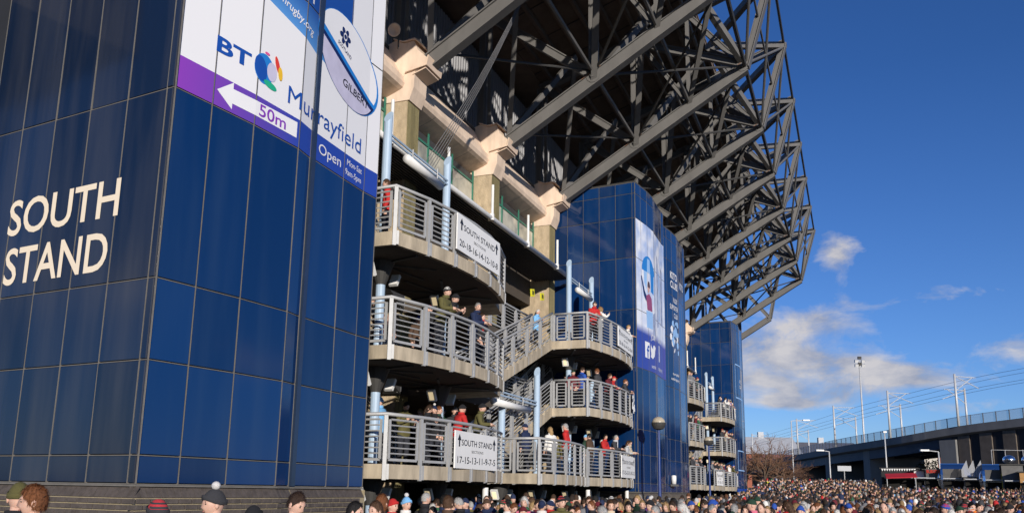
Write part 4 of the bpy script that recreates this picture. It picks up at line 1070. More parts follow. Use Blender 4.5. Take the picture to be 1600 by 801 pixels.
board(-3.0, -.8, vL, 8.3, 9.25, '20-18-16-14', 'white board on the top left far balcony', OFF3)
board(12.2, 14.6, vR, 8.3, 9.2, '20-18-16-14', 'white board on the top right far balcony', OFF3)
board(-.4 + 2.3, 3.6, vM, 2.7, 3.7, '17-15-13', 'white board on the low middle far balcony', OFF3)
board(12.6, 14.8, vR, 2.7, 3.6, '17-15-13', 'white board on the lowest right far balcony', OFF3)
# banner cloth over the middle right railing
mb = MB(); cl_n = 10
for k in range(cl_n):
    for j in range(5):
        u0 = 13.9 + k * .11; u1 = u0 + .11; z0 = 5.75 + j * .16; z1 = z0 + .16
        g = lambda u, z: W(u, vR(u) + .09 + .04 * math.sin(u * 9) * (1.2 - (z - 5.7)), z - .08 * math.sin(u * 5))
        mb.face([g(u0, z0), g(u1, z0), g(u1, z1), g(u0, z1)], (k + j) % 3 == 0 and 1 or 0)
solo('draped_flag', mb, [M_offwhite, M_black], W(14.4, vR(14.4), 5.7), 'white and black flag cloth hung over the middle right rail', 'flag')
# white service posts under the lowest balcony
for u, lb in ((-1.7, 'white post under the lowest left balcony'), (8.6, 'white post under the low middle balcony'), (14.9, 'white post under the lowest right balcony beside brick plinth'), (1.9 + OFF3, 'left white post under the lowest far balcony'), (12.5 + OFF3, 'right white post under the lowest far balcony')):
    mb = MB(); mb.tube(W(u, 3.3, 0), W(u, 3.3, 2.2), .085, 10); mb.lathe(W(u, 3.3, 0.05), [(.16, 0), (.16, .08), (.085, .12)], 10); solo('white_post', mb, M_whitepaint, W(u, 3.3, .1), lb, 'post', 'white posts under the balconies')
# yellow lit plates, floodlights, loudspeakers, wall lamp
def plate(u, v, z, lb):
    t = thing('yellow_plate', lb, 'sign', W(u, v, z), 'yellow warning plates'); mb = MB(); mb.box(W(u, v, z), EU * .20 + Vector((0, 0, .04)), (Vector((0, 0, .17)) - EU * .03), NV * .03); part('plate', mb, M_yellow, t)
    mb = MB(); mb.box(W(u, v + .034, z), EU * .11, (0, 0, .09), NV * .004); part('symbol', mb, mat('plate_symbol', (.10, .10, .02), .6), t)
plate(-4.2, .2, 7.05, 'yellow plate beside the pole under the top left balcony')
plate(-4.6, .4, 10.2, 'yellow plate behind the top left balcony rail')
plate(11.2, -.1, 11.0, 'left yellow plate under the canopy near the poster tower')
plate(12.5, -.1, 11.1, 'right yellow plate under the canopy near the poster tower')
def horn(c, d, lb):
    t = thing('loudspeaker', lb, 'loudspeaker', c, 'horn loudspeakers'); d = Vector(d).normalized(); mb = MB(); mb.lathe(c, [(.05, -.25), (.07, -.14), (.11, 0), (.23, .15), (.24, .17), (.20, .165), (.07, .03)], 16, axis=d); part('horn', mb, M_beigecap, t, smooth=True)
    mb = MB(); mb.tube(Vector(c) - d * .25, Vector(c) - d * .25 - Vector((0, 0, .6)), .03, 6); part('mount', mb, M_steeldark, t)
horn(W(-1.25, -.6, 17.5), -EU * .9 + NV * .1 - Vector((0, 0, .25)), 'beige horn loudspeaker beside the banner top')
horn(W(30.5, .8, 13.9), -EU + NV * .6, 'horn loudspeaker at the far canopy edge')
t = thing('floodlight', 'small dark floodlight fixed under the canopy behind the top left balcony', 'floodlight', W(-3.2, .6, 10.9))
mb = MB(); mb.box(W(-3.2, .7, 10.85), EU * .28, NV * .12 + Vector((0, 0, -.10)), NV * .08 + Vector((0, 0, .12))); part('housing', mb, M_steeldark, t); mb = MB(); mb.box(W(-3.2, .84, 10.9), EU * .22, NV * .008, (0, 0, .1)); part('glass', mb, M_glass, t); mb = MB(); mb.tube(W(-3.2, .5, 11.0), W(-3.9, .2, 11.6), .025, 5); part('arm', mb, M_steeldark, t)
t = thing('wall_lamp', 'small white cylinder wall lamp on the poster tower', 'lamp', lobe_map(T2b, .7, 2.75, .1)); c = lobe_map(T2b, .7, 2.85, .2); mb = MB(); mb.lathe(c, [(.12, -.25), (.14, 0), (.14, .2), (.05, .24)], 12); part('shade', mb, M_whitepaint, t, smooth=True); mb = MB(); mb.box(c - Vector((0, 0, .32)), (.22, 0, 0), (0, .2, 0), (0, 0, .05)); part('bracket', mb, M_steeldark, t)
# cables hanging from the roof to the canopy
for k in range(5):
    a = W(1.3 + .05 * k, 4.3 - .05 * k, 22.0); b = W(-.9 + .16 * k, .55, 12.75); mb = MB()
    mb.path([a.lerp(b, f) - Vector((0, 0, .5 * math.sin(math.pi * f))) for f in lin(0, 1, 8)], .013, 5)
    solo('cable', mb, M_wire, b, ('leftmost', 'second from left', 'middle', 'fourth from left', 'rightmost')[k] + ' black cable of the bundle slung from the roof', 'cable', 'cables slung from the roof')
# globe lamp posts
def lamp_post(x, y, zg, lb):
    z = ground_z(x, y); t = thing('lamp_post', lb, 'lamp post', (x, y, z), 'globe lamp posts')
    mb = MB(); mb.lathe((x, y, z), [(.12, 0), (.12, .9), (.075, 1.0), (.06, zg - z - .35), (.05, zg - z - .3)], 12); part('post', mb, M_bluepost, t, smooth=True)
    mb = MB(); mb.ball((x, y, zg), .30, .30, .28, 18, 12); part('globe', mb, M_globe, t, smooth=True)
    mb = MB(); mb.lathe((x, y, zg - .33), [(.05, 0), (.22, .06), (.30, .2), (.33, .3), (.33, .34), (.315, .34), (.29, .2), (.2, .09)], 18); part('cradle', mb, M_steeldark, t)
lamp_post(6.71, 39.0, 5.22, 'blue globe lamp post in front of the poster tower')
lamp_post(13.31, 58.0, 5.58, 'blue globe lamp post in front of the far balconies')
#@@PEOPLE
# ------------------------------------------------------------------ people
def seg_dist(p, a, b):
    ab = b - a; t = max(0, min(1, (p - a).dot(ab) / max(ab.length_squared, 1e-9))); return (p - a - ab * t).length
def head_geo(mb, c, yaw=0., pitch=0.):
    """head with jaw, brow, nose, eyes, ears, mouth; faces +Y"""
    c = Vector(c); rot = Matrix.Rotation(yaw, 3, 'Z') @ Matrix.Rotation(pitch, 3, 'X'); n, k = 20, 14; i = len(mb.v)
    def pt(th, ph):
        z = math.cos(ph); r = math.sin(ph); x = r * math.sin(th); y = r * math.cos(th)
        wx = .076; wy = .096; hz = .118
        if z < 0: wx *= 1 - .30 * (-z) ** 1.3; wy *= 1 - .16 * (-z) ** 2
        p = Vector((x * wx, y * wy, z * hz))
        if y > 0:
            p.y += .024 * math.exp(-((x / .17) ** 2)) * math.exp(-(((z + .16) / .17) ** 2))          # nose
            p.y -= .012 * math.exp(-(((abs(x) - .36) / .16) ** 2)) * math.exp(-(((z - .05) / .12) ** 2))  # sockets
            p.y += .007 * math.exp(-(((z - .22) / .1) ** 2))                                        # brow
            p.y += .010 * math.exp(-((x / .3) ** 2)) * math.exp(-(((z + .82) / .18) ** 2))            # chin
        else: p.y -= .012 * max(0, z)
        return c + rot @ p
    for j in range(1, k):
        for t in range(n): mb.v.append(pt(2 * math.pi * t / n, math.pi * j / k))
    mb.v += [pt(0, 0), pt(0, math.pi)]; T = len(mb.v) - 2; B = T + 1
    for j in range(k - 2):
        for t in range(n): t2 = (t + 1) % n; mb.f.append((i + j * n + t, i + j * n + t2, i + (j + 1) * n + t2, i + (j + 1) * n + t)[::-1]); mb.m.append(0)
    for t in range(n): t2 = (t + 1) % n; mb.f.append((T, i + t2, i + t)[::-1][::-1]); mb.m.append(0); mb.f.append((B, i + (k - 2) * n + t, i + (k - 2) * n + t2)); mb.m.append(0)
    def bl(x, y, z, rx, ry, rz, m, nn=8, kk=5): 
        sub = MB(); sub.ball((0, 0, 0), rx, ry, rz, nn, kk); o = len(mb.v); mb.v += [c + rot @ (v + Vector((x, y, z))) for v in sub.v]
        for f in sub.f: mb.f.append(tuple(o + q for q in f)); mb.m.append(m)
    for s in (-1, 1):
        bl(s * .029, .082, .006, .0125, .008, .008, 4); bl(s * .077, -.005, -.005, .012, .022, .034, 0); bl(s * .031, .088, .024, .018, .006, .005, 4)
    bl(0, .089, -.062, .024, .008, .0075, 5)
SK = ['torso', 'arm', 'hand', 'leg', 'shoe', 'neck']
def body_mesh(name, J, E, head, yaw=0., pitch=0., long_coat=False):
    """J: joints {name:(co, radius)}, E: [(a,b,tag)] -> skin + subdivision, then one mesh with head and fingers"""
    keys = list(J); me = bpy.data.meshes.new('sk'); me.from_pydata([J[k][0] for k in keys], [(keys.index(a), keys.index(b)) for (a, b, t) in E], [])
    ob = bpy.data.objects.new('sk', me); COL.objects.link(ob)
    ob.modifiers.new('s', 'SKIN').use_smooth_shade = True
    for i, k in enumerate(keys):
        sv_ = me.skin_vertices[0].data[i]; r = J[k][1]; sv_.radius = r if isinstance(r, tuple) else (r, r); sv_.use_root = (k == 'pelvis')
    sd = ob.modifiers.new('d', 'SUBSURF'); sd.levels = 1; sd.render_levels = 1
    dg = bpy.context.evaluated_depsgraph_get(); ev = bpy.data.meshes.new_from_object(ob.evaluated_get(dg))
    mb = MB(); mb.v = [v.co.copy() for v in ev.vertices]
    segs = [(Vector(J[a][0]), Vector(J[b][0]), t) for (a, b, t) in E]
    mi = {'torso': 1, 'arm': 1, 'hand': 0, 'leg': 2, 'shoe': 3, 'neck': 0}
    for p in ev.polygons:
        c = p.center; t = min(segs, key=lambda s: seg_dist(c, s[0], s[1]))[2]; mb.f.append(tuple(p.vertices)); mb.m.append(mi[t])
    bpy.data.objects.remove(ob); bpy.data.meshes.remove(me); bpy.data.meshes.remove(ev)
    for s in 'LR':        # five fingers
        w, h = Vector(J['wrist' + s][0]), Vector(J['hand' + s][0]); d = (h - w).normalized(); sd_ = d.cross(Vector((0, 1, 0)) if abs(d.y) < .8 else Vector((0, 0, 1))).normalized(); nn = d.cross(sd_)
        for q in range(4):
            ln = (.055, .066, .062, .048)[q]; b0 = h + sd_ * (.028 - .019 * q); b1 = b0 + d * ln * .55 + nn * .004; b2 = b1 + d * ln * .4 + nn * .022; mb.tube(b0, b1, .0095, 6, .0085, 0); mb.tube(b1, b2, .0085, 6, .006, 0)
        b0 = h - d * .03 + sd_ * .03; mb.tube(b0, b0 + sd_ * .03 + d * .035, .011, 6, .008, 0)
    mb.tube(Vector(J['neck'][0]) - Vector((0, 0, .03)), Vector(head) - Vector((0, .015, .06)), .062, 10, .055, 0)
    # collar
    nk = Vector(J['neck'][0]); mb.lathe(nk - Vector((0, 0, .03)), [(.085, 0), (.098, .03), (.092, .075), (.078, .08)], 12, 1)
    head_geo(mb, head, yaw, pitch)
    m = mb.mesh(name, [M_skin, M_coat, M_trouser, M_shoe, M_eye, M_lip], None, True)
    return m
def skeleton(arm='down', lean=0., stride=0., bulk=1.0):
    y = lambda z: max(0, z - .95) * lean
    b = bulk
    J = {'pelvis': ((0, y(.95), .95), (.185 * b, .135 * b)), 'waist': ((0, y(1.12), 1.12), (.175 * b, .13 * b)), 'chest': ((0, y(1.32), 1.32), (.19 * b, .14 * b)), 'upper': ((0, y(1.44), 1.44), (.15 * b, .11 * b)), 'neck': ((0, y(1.51), 1.51), .07)}
    E = [('pelvis', 'waist', 'torso'), ('waist', 'chest', 'torso'), ('chest', 'upper', 'torso'), ('upper', 'neck', 'torso')]
    for s, sg in (('L', -1), ('R', 1)):
        J['sh' + s] = ((sg * .19, y(1.43), 1.42), .085 * b)
        if arm == 'down': el_, wr, hd = (sg * .26, y(1.14) - .03, 1.14), (sg * .25, .08 + y(.95), .92), (sg * .24, .11 + y(.95), .84)
        elif arm == 'rail': el_, wr, hd = (sg * .27, .12 + y(1.2), 1.19), (sg * .13, .36 + y(1.2), 1.20), (sg * .08, .43 + y(1.2), 1.19)
        elif arm == 'phone': el_, wr, hd = (sg * .25, .06, 1.17), (sg * .09, .27, 1.30), (sg * .05, .33, 1.36)
        elif arm == 'pocket': el_, wr, hd = (sg * .30, -.07, 1.15), (sg * .20, .08, .99), (sg * .16, .11, .95)
        else: el_, wr, hd = (sg * .30, .14, 1.30), (sg * .20, .34, 1.45), (sg * .17, .40, 1.52)
        J['el' + s] = (el_, .066 * b); J['wrist' + s] = (wr, .05 * b); J['hand' + s] = (hd, .036)
        E += [('upper', 'sh' + s, 'torso'), ('sh' + s, 'el' + s, 'arm'), ('el' + s, 'wrist' + s, 'arm'), ('wrist' + s, 'hand' + s, 'hand')]
        st_ = stride * sg
        J['hip' + s] = ((sg * .10, 0, .86), .115); J['kn' + s] = ((sg * .105, .03 + st_ * .5, .50), .08); J['an' + s] = ((sg * .105, -.03 + st_ * .9, .10), .052); J['toe' + s] = ((sg * .12, .13 + st_ * .9, .045), .045)
        E += [('pelvis', 'hip' + s, 'torso'), ('hip' + s, 'kn' + s, 'leg'), ('kn' + s, 'an' + s, 'leg'), ('an' + s, 'toe' + s, 'shoe')]
    return J, E
POSES = {}
for nm, arm, lean, stride, yaw, pitch in (('stand', 'down', .04, 0, 0, 0), ('rail', 'rail', .30, 0, 0, -.12), ('railturn', 'rail', .25, 0, -.7, -.05), ('phone', 'phone', .06, 0, 0, -.35), ('walk', 'down', .08, .16, .2, 0), ('pocket', 'pocket', .0, 0, .5, .0), ('arms', 'up', .05, 0, -.2, .1)):
    J, E = skeleton(arm, lean, stride, 1.0); hd = (0, .02 + .6 * lean + .02 * (pitch < -.2), 1.655 - .04 * lean); POSES[nm] = (body_mesh('person_body', J, E, hd, yaw, pitch), Vector(hd), yaw, pitch)
# headwear and hair, modelled around the head centre, facing +Y
def cap_shell(sc, zcut, front, nz=9, n=18, wob=0., seed=1, back=None):
    rr = random.Random(seed); mb = MB(); rows = []
    for j in range(nz + 1):
        ph = 1e-3 + (math.pi * zcut) * j / nz; row = []
        for t in range(n):
            th = 2 * math.pi * t / n; f = ph
            c_ = math.cos(th)
            if c_ > 0: f = ph * (1 - (1 - front) * c_)
            elif back: f = ph * (1 - (1 - back) * -c_)
            z = math.cos(f); r = math.sin(f); w = 1 + wob * rr.uniform(-1, 1) * (j > 0)
            row.append(len(mb.v)); mb.v.append(Vector((r * math.sin(th) * .079 * sc * w, r * math.cos(th) * .101 * sc * w - .004, z * .122 * sc * w)))
        rows.append(row)
    for a, b in zip(rows[:-1], rows[1:]):
        for t in range(n): t2 = (t + 1) % n; mb.f.append((a[t], b[t], b[t2], a[t2])); mb.m.append(0)
    return mb, rows[-1]
def make_hats():
    H = {}
    mb, rim = cap_shell(1.10, .50, .80); n = len(rim); base = [mb.v[k].copy() for k in rim]
    def roll(mb, base, h=.045, off=1.07, m=0):
        i = len(mb.v); n = len(base)
        for (sc, dz) in ((1.0, h * .95), (off, h * .8), (off, 0), (1.0, -.004)):
            for p in base: mb.v.append(Vector((p.x * sc, p.y * sc, p.z + dz)))
        for j in range(3):
            for t in range(n): t2 = (t + 1) % n; mb.f.append((i + j * n + t, i + (j + 1) * n + t, i + (j + 1) * n + t2, i + j * n + t2)[::-1]); mb.m.append(m)
    roll(mb, base); H['beanie'] = mb.mesh('beanie', [M_hat], None, True)
    mb, rim = cap_shell(1.12, .50, .80); base = [mb.v[k].copy() for k in rim]; roll(mb, base); mb.ball((0, -.01, .165), .042, .042, .04, 10, 7, 1)
    H['bobble'] = mb.mesh('bobble_hat', [M_hat, mat('pompom_wool', (.62, .60, .58), .95, 0, .4, 60, .6, 200)], None, True)
    mb, rim = cap_shell(1.11, .50, .80); 
    for k, f in enumerate(mb.f):
        z = sum(mb.v[q].z for q in f) / len(f); mb.m[k] = int(z / .022) % 2
    base = [mb.v[q].copy() for q in rim]; roll(mb, base, m=0)
    H['striped'] = mb.mesh('striped_hat', [M_hat, mat('stripe_wool', (.60, .58, .55), .95, 0, .2, 60)], None, True)
    mb, rim = cap_shell(1.11, .50, .80)
    for k, f in enumerate(mb.f):
        z = sum(mb.v[q].z for q in f) / len(f); mb.m[k] = int(z / .022) % 2
    base = [mb.v[q].copy() for q in rim]; roll(mb, base, m=0)
    H['redstripe'] = mb.mesh('striped_hat', [M_hat, mat('red_stripe_wool', (.42, .03, .04), .95, 0, .2, 60)], None, True)
    mb, rim = cap_shell(1.09, .46, .86); i = len(mb.v)
    mb.extrude([(-.065, .085, .045), (.065, .085, .045), (.05, .155, .03), (0, .17, .026), (-.05, .155, .03)], (0, 0, .012)); H['cap'] = mb.mesh('flat_cap', [M_hat], None, True)
    mb, rim = cap_shell(1.05, .60, .50, wob=.025, seed=2); H['short'] = mb.mesh('short_hair', [M_hat], None, True)
    mb, rim = cap_shell(1.09, .66, .46, wob=.05, seed=4); H['tousled'] = mb.mesh('tousled_hair', [M_hat], None, True)
    mb, rim = cap_shell(1.10, .74, .40, wob=.03, seed=6); mb.ball((0, -.075, -.10), .085, .05, .14, 12, 8); H['long'] = mb.mesh('long_hair', [M_hat], None, True)
    mb, rim = cap_shell(1.04, .62, .30, wob=.02, seed=9); H['balding'] = mb.mesh('thinning_hair', [M_hat], None, True)
    mb, rim = cap_shell(1.28, .72, .56, wob=.07, seed=8); H['hood'] = mb.mesh('fur_hood', [M_hat], None, True)
    return H
def strands(key, n, L, wide, zmin, seed):
    rr = random.Random(seed); me = HATS[key]; mb = MB(); mb.v = [v.co.copy() for v in me.vertices]; mb.f = [tuple(p.vertices) for p in me.polygons]; mb.m = [0] * len(mb.f)
    polys = list(me.polygons)
    for _ in range(n):
        p = rr.choice(polys); c = p.center.copy() + Vector((rr.gauss(0, .006), rr.gauss(0, .006), rr.gauss(0, .006))); nn = Vector((c.x / .08 ** 2, c.y / .1 ** 2, c.z / .12 ** 2)).normalized()
        down = Vector((rr.gauss(0, .5), rr.gauss(0, .5), -1)) + nn * .25; down = (down - nn * down.dot(nn)).normalized(); sd_ = nn.cross(down); ln = L * rr.uniform(.6, 1.3)
        a, b = c + nn * .001 - down * ln * .3, c + down * ln * .7 + nn * rr.uniform(.002, .011); mb.face([a - sd_ * wide, a + sd_ * wide, b])
    HATS[key] = mb.mesh(me.name, [M_hair], None, True)
HATS = make_hats()
for q, (key, n, L, wd) in enumerate((('short', 620, .04, .004), ('tousled', 900, .05, .005), ('long', 520, .09, .006), ('balding', 220, .03, .003), ('hood', 700, .045, .005))): strands(key, n, L, wd, 0, q)
HCHILD = {'beanie': 'beanie', 'bobble': 'bobble_hat', 'striped': 'striped_hat', 'redstripe': 'striped_hat', 'cap': 'flat_cap', 'short': 'hair', 'tousled': 'hair', 'long': 'hair', 'balding': 'hair', 'hood': 'hood'}
sc_mb = MB(); sc_mb.lathe((0, 0, 0), [(.075, -.02), (.105, 0), (.115, .03), (.105, .06), (.075, .075)], 14); sc_mb.box((.04, .10, -.13), (.04, 0, 0), (0, .014, 0), (0, 0, .13)); SCARF = sc_mb.mesh('scarf', [M_hat], None, True)
def person(p, az_deg, pose, coat, head, hcol, label, group, scale=1., scarf=None):
    me, hc, yaw, pitch = POSES[pose]
    o = bpy.data.objects.new('person', me); COL.objects.link(o); o.location = p; o.rotation_euler = (0, 0, -R(az_deg)); o.scale = (scale,) * 3; o.color = (*coat, 1); tag(o, label, 'person', group)
    if head:
        h = bpy.data.objects.new(HCHILD[head], HATS[head]); COL.objects.link(h); h.parent = o; h.color = (*hcol, 1); h.location = hc + Vector((0, 0, .004)); h.rotation_euler = (pitch, 0, yaw)
    if scarf:
        s = bpy.data.objects.new('scarf', SCARF); COL.objects.link(s); s.parent = o; s.color = (*scarf, 1); s.location = (0, hc.y * .85, 1.50)
    return o
K = {'black': (.014, .014, .017), 'navy': (.012, .022, .065), 'blue': (.02, .07, .34), 'red': (.46, .02, .02), 'olive': (.10, .09, .03), 'brown': (.075, .042, .025), 'grey': (.17, .17, .18), 'pale grey': (.42, .42, .42), 'white': (.70, .68, .64), 'cream': (.55, .46, .33), 'green': (.03, .11, .05),
     'dark green': (.018, .05, .03), 'maroon': (.12, .012, .02), 'sky blue': (.20, .45, .75), 'orange': (.65, .16, .02), 'yellow': (.62, .62, .03), 'purple': (.12, .03, .22), 'tan': (.30, .18, .08), 'charcoal': (.04, .04, .045), 'pink': (.6, .15, .22)}
HAIR = {'dark brown': (.035, .018, .01), 'black': (.012, .01, .009), 'ginger brown': (.17, .06, .02), 'fair': (.40, .26, .12), 'grey': (.36, .35, .34), 'white': (.62, .6, .57), 'brown': (.08, .04, .02)}
BG = 'people on the stair balconies'
fA, fB, fC = CL['A'][1], CL['B'][1], CL['C'][1]
OUT_AZ = 111.66
PB = [(-5.14, 3.36, fB, 'rail', OUT_AZ, 'olive', 'striped', 'black', 'person in olive parka and striped beanie leaning on the middle left rail', 1.06),
      (-4.46, 3.40, fB, 'phone', OUT_AZ - 10, 'black', 'beanie', 'black', 'person in black coat and black beanie holding a camera on the middle left balcony', 1.04),
      (-3.12, 3.38, fB, 'railturn', OUT_AZ, 'navy', 'short', 'grey', 'grey haired person in navy jacket leaning on the middle left rail', 1.06),
      (-1.6, 3.0, fB, 'pocket', OUT_AZ + 20, 'black', 'short', 'dark brown', 'person in black coat with red collar at right end of the middle left balcony', 1.08),
      (-4.86, 1.6, fA, 'walk', -70, 'sky blue', 'beanie', 'sky blue', 'person in sky blue jacket and sky blue beanie behind the lowest left rail', 1.03),
      (-1.6, 1.3, fA, 'stand', 150, 'black', 'cap', 'navy', 'person in black coat and navy cap standing back on the lowest left balcony', 1.02),
      (-2.35, 2.6, fA, 'rail', 60, 'red', 'beanie', 'black', 'person in red jacket bending behind the lowest left sign board', 1.05),
      (-2.75, 3.38, fA, 'rail', 95, 'olive', 'beanie', 'black', 'person in olive coat and black beanie over the lowest left sign board', 1.03),
      (-3.6, 2.3, fA, 'phone', 100, 'black', 'long', 'dark brown', 'long haired person in black coat on the lowest left balcony', .97),
      (10.38, .4, fC, 'phone', 120, 'sky blue', 'balding', 'white', 'balding person in denim jacket beside the pebbledash column', 1.04),
      (9.78, 3.15, fC, 'railturn', 150, 'red', 'beanie', 'charcoal', 'person in red jacket and dark beanie on the top right balcony', 1.06),
      (10.25, 3.35, fC, 'arms', 60, 'white', 'hood', 'tan', 'child in white coat lifted beside the red jacket on the top right balcony', .98),
      (14.7, 3.32, fC, 'rail', 120, 'white', 'short', 'fair', 'fair haired person in white coat above the top right board', 1.0),
      (9.96, 2.6, fB, 'phone', 60, 'blue', 'short', 'dark brown', 'person in bright blue jacket on the middle right balcony', 1.06),
      (10.46, 3.2, fB, 'stand', -60, 'charcoal', 'short', 'ginger brown', 'person in charcoal jacket facing the blue jacket on the middle right balcony', 1.05),
      (10.9, 3.42, fB, 'rail', 120, 'maroon', 'tousled', 'brown', 'brown haired person in maroon coat on the middle right balcony', .95),
      (11.35, 3.48, fB, 'rail', 110, 'red', 'cap', 'red', 'person in red coat and red cap on the middle right balcony', .92),
      (14.2, 3.33, fB, 'railturn', 120, 'black', 'hood', 'tan', 'person in black coat with tan fur hood above the draped flag', 1.0),
      (13.4, 3.45, fB, 'rail', 90, 'charcoal', 'short', 'ginger brown', 'ginger haired person in charcoal coat near the draped flag', 1.0),
      (5.96, 3.23, fA, 'pocket', -75, 'red', 'short', 'grey', 'grey haired person in red jacket with back turned on the low middle balcony', 1.08),
      (5.2, 2.9, fA, 'stand', -40, 'white', 'long', 'fair', 'fair haired person in white coat on the low middle balcony', .98),
      (4.0, 2.4, fA, 'walk', -60, 'navy', 'beanie', 'navy', 'person in navy coat and navy beanie on the low middle balcony', 1.0),
      (9.38, 3.16, fA, 'stand', -60, 'brown', 'short', 'black', 'black haired person in brown coat on the lowest right balcony', 1.0),
      (10.54, 3.33, fA, 'railturn', 120, 'red', 'long', 'black', 'person in red jacket on the lowest right balcony', 1.03),
      (11.66, 3.45, fA, 'rail', 110, 'charcoal', 'balding', 'grey', 'grey haired person in charcoal coat with pale scarf on the lowest right balcony', 1.05),
      (13.66, 3.5, fA, 'rail', 110, 'pale grey', 'long', 'brown', 'brown haired person in pale grey coat over the lowest right board', .97),
      (14.6, 3.38, fA, 'railturn', 110, 'cream', 'beanie', 'black', 'person in cream coat and black beanie at the right end of the lowest right balcony', 1.02),
      (-6.4, 2.4, fC, 'stand', -100, 'red', 'short', 'brown', 'person in red jacket half hidden by the banner tower on the top left balcony', 1.0)]
for (u, v, z, pose, a, coat, hd, hc, lab, sc) in PB:
    person(W(u, v, z), a, pose, K[coat], hd, K.get(hc) if hd in ('beanie', 'bobble', 'striped', 'redstripe', 'cap', 'hood') else HAIR[hc], lab, BG, sc, (.45, .02, .02) if 'red collar' in lab else ((.5, .5, .52) if 'pale scarf' in lab else None))
rp_ = random.Random(21)
used = set()
def pick(region, rr, hatp=.35, bright=.25):
    for _ in range(400):
        coat = rr.choice(['black', 'black', 'navy', 'navy', 'charcoal', 'charcoal', 'brown', 'olive', 'dark green', 'grey', 'maroon']) if rr.random() > bright else rr.choice(list(K))
        if rr.random() < hatp:
            hd = rr.choice(['beanie', 'beanie', 'beanie', 'bobble', 'striped', 'cap', 'cap', 'beanie', 'redstripe']); hc = rr.choice(list(K)) if rr.random() < .16 else rr.choice(['black', 'navy', 'charcoal', 'grey', 'dark green', 'maroon', 'brown', 'blue']); col = K[hc]
            ht = {'beanie': '%s beanie', 'bobble': '%s bobble hat', 'striped': '%s and white striped hat', 'cap': '%s cap', 'redstripe': '%s and red striped hat'}[hd] % hc
        else:
            hd = rr.choice(['short', 'short', 'tousled', 'long', 'balding', 'short']); hc = rr.choice(['dark brown', 'dark brown', 'black', 'black', 'brown', 'brown', 'ginger brown', 'grey', 'fair', 'white'] if rr.random() < .8 else list(HAIR)); col = HAIR[hc]; ht = {'short': 'short %s hair', 'tousled': 'tousled %s hair', 'long': 'long %s hair', 'balding': 'thinning %s hair'}[hd] % hc
        key = (coat, ht, region)
        if key not in used: used.add(key); break
    return coat, hd, col, 'person in %s coat, %s, %s' % (coat, ht, region)
for lev, f in (('A', fA), ('B', fB), ('C', fC)):
    for arc, ua, ub, side, n in ((vL, -6.2, -.9, 'left', 7), (vR, 8.9, 14.6, 'right', 8)) + (((vM, 2.2, 7.8, 'middle', 6),) if lev == 'A' else ()):
        for k in range(n):
            u = ua + (ub - ua) * (k + rp_.uniform(.2, .8)) / n; coat, hd, col, lab = pick('on %s %s far balcony' % (LBL[lev], side), rp_, .45, .35)
            person(W(OFF3 + u, arc(u) - rp_.uniform(.35, .7), f), OUT_AZ + rp_.uniform(-40, 40), rp_.choice(['rail', 'railturn', 'stand']), K[coat], hd, col, lab, 'people on the far balconies', rp_.uniform(.95, 1.05))

for k in range(22):
    lev, f = rp_.choice((('A', fA), ('B', fB), ('A', fA))); side = rp_.choice(('left', 'right')); u = rp_.uniform(-6.8, -1.0) if side == 'left' else rp_.uniform(8.8, 14.5)
    coat, hd, col, lab = pick('back on %s %s balcony' % (LBL[lev], side), rp_, .4, .12)
    person(W(u, rp_.uniform(1.1, 2.7), f), rp_.choice((20, -160, OUT_AZ, OUT_AZ)) + rp_.uniform(-25, 25), rp_.choice(['walk', 'stand', 'pocket', 'phone']), K[coat], hd, col, lab, BG, rp_.uniform(.95, 1.05))
# --- crowd on the ground
CG = 'crowd on the ground beside the stand'
near = [(-4.63, 8.3, 1.145, 150 - 180, 'stand', 'black', 'beanie', K['olive'], 'person in olive beanie in front of the brick plinth, leftmost head'),
        (-4.30, 8.05, 1.13, -120, 'stand', 'charcoal', 'tousled', HAIR['ginger brown'], 'ginger brown haired person in front of the brick plinth, beside the olive beanie'),
        (-3.0, 9.0, 1.12, -100, 'pocket', 'black', 'bobble', K['charcoal'], 'person in charcoal bobble hat in front of the brick plinth'),
        (-2.48, 10.0, 1.115, 120, 'phone', 'white', 'short', HAIR['dark brown'], 'dark haired person looking down in front of the brick plinth'),
        (-3.36, 8.5, 1.065, -60, 'stand', 'navy', 'redstripe', K['charcoal'], 'person in red and charcoal striped hat below the tower corner'),
        (-2.75, 9.4, 1.03, 20, 'stand', 'black', 'beanie', K['black'], 'person in black beanie low in front of the brick plinth'),
        (-2.0, 11.2, 1.05, 100, 'stand', 'black', 'short', HAIR['black'], 'black haired person near the right end of the brick plinth'),
        (-1.75, 11.8, 1.05, -140, 'stand', 'brown', 'short', HAIR['brown'], 'brown haired person near the right end of the brick plinth'),
        (-1.95, 13.3, 1.09, 30, 'stand', 'black', 'long', HAIR['ginger brown'], 'ginger long haired person at the brick plinth corner'),
        (-1.96, 16.6, 1.055, 140, 'stand', 'white', 'bobble', K['sky blue'], 'person in sky blue bobble hat under the lowest left balcony'),
        (-2.15, 16.0, 1.04, 120, 'stand', 'red', 'beanie', K['red'], 'person in red beanie under the lowest left balcony'),
        (-1.35, 18.0, 1.08, 100, 'stand', 'navy', 'short', HAIR['black'], 'black haired person in shade under the lowest left balcony'),
        (-1.1, 15.6, 1.08, 30, 'stand', 'brown', 'tousled', HAIR['brown'], 'tousled brown haired person beside the white post'),
        (-.95, 19.5, 1.04, -150, 'stand', 'navy', 'cap', K['navy'], 'person in navy cap beside the white post')]
for (x, y, sc, a, pose, coat, hd, col, lab) in near: person((x, y, ground_z(x, y)), a, pose, K[coat], hd, col, lab, CG, sc)
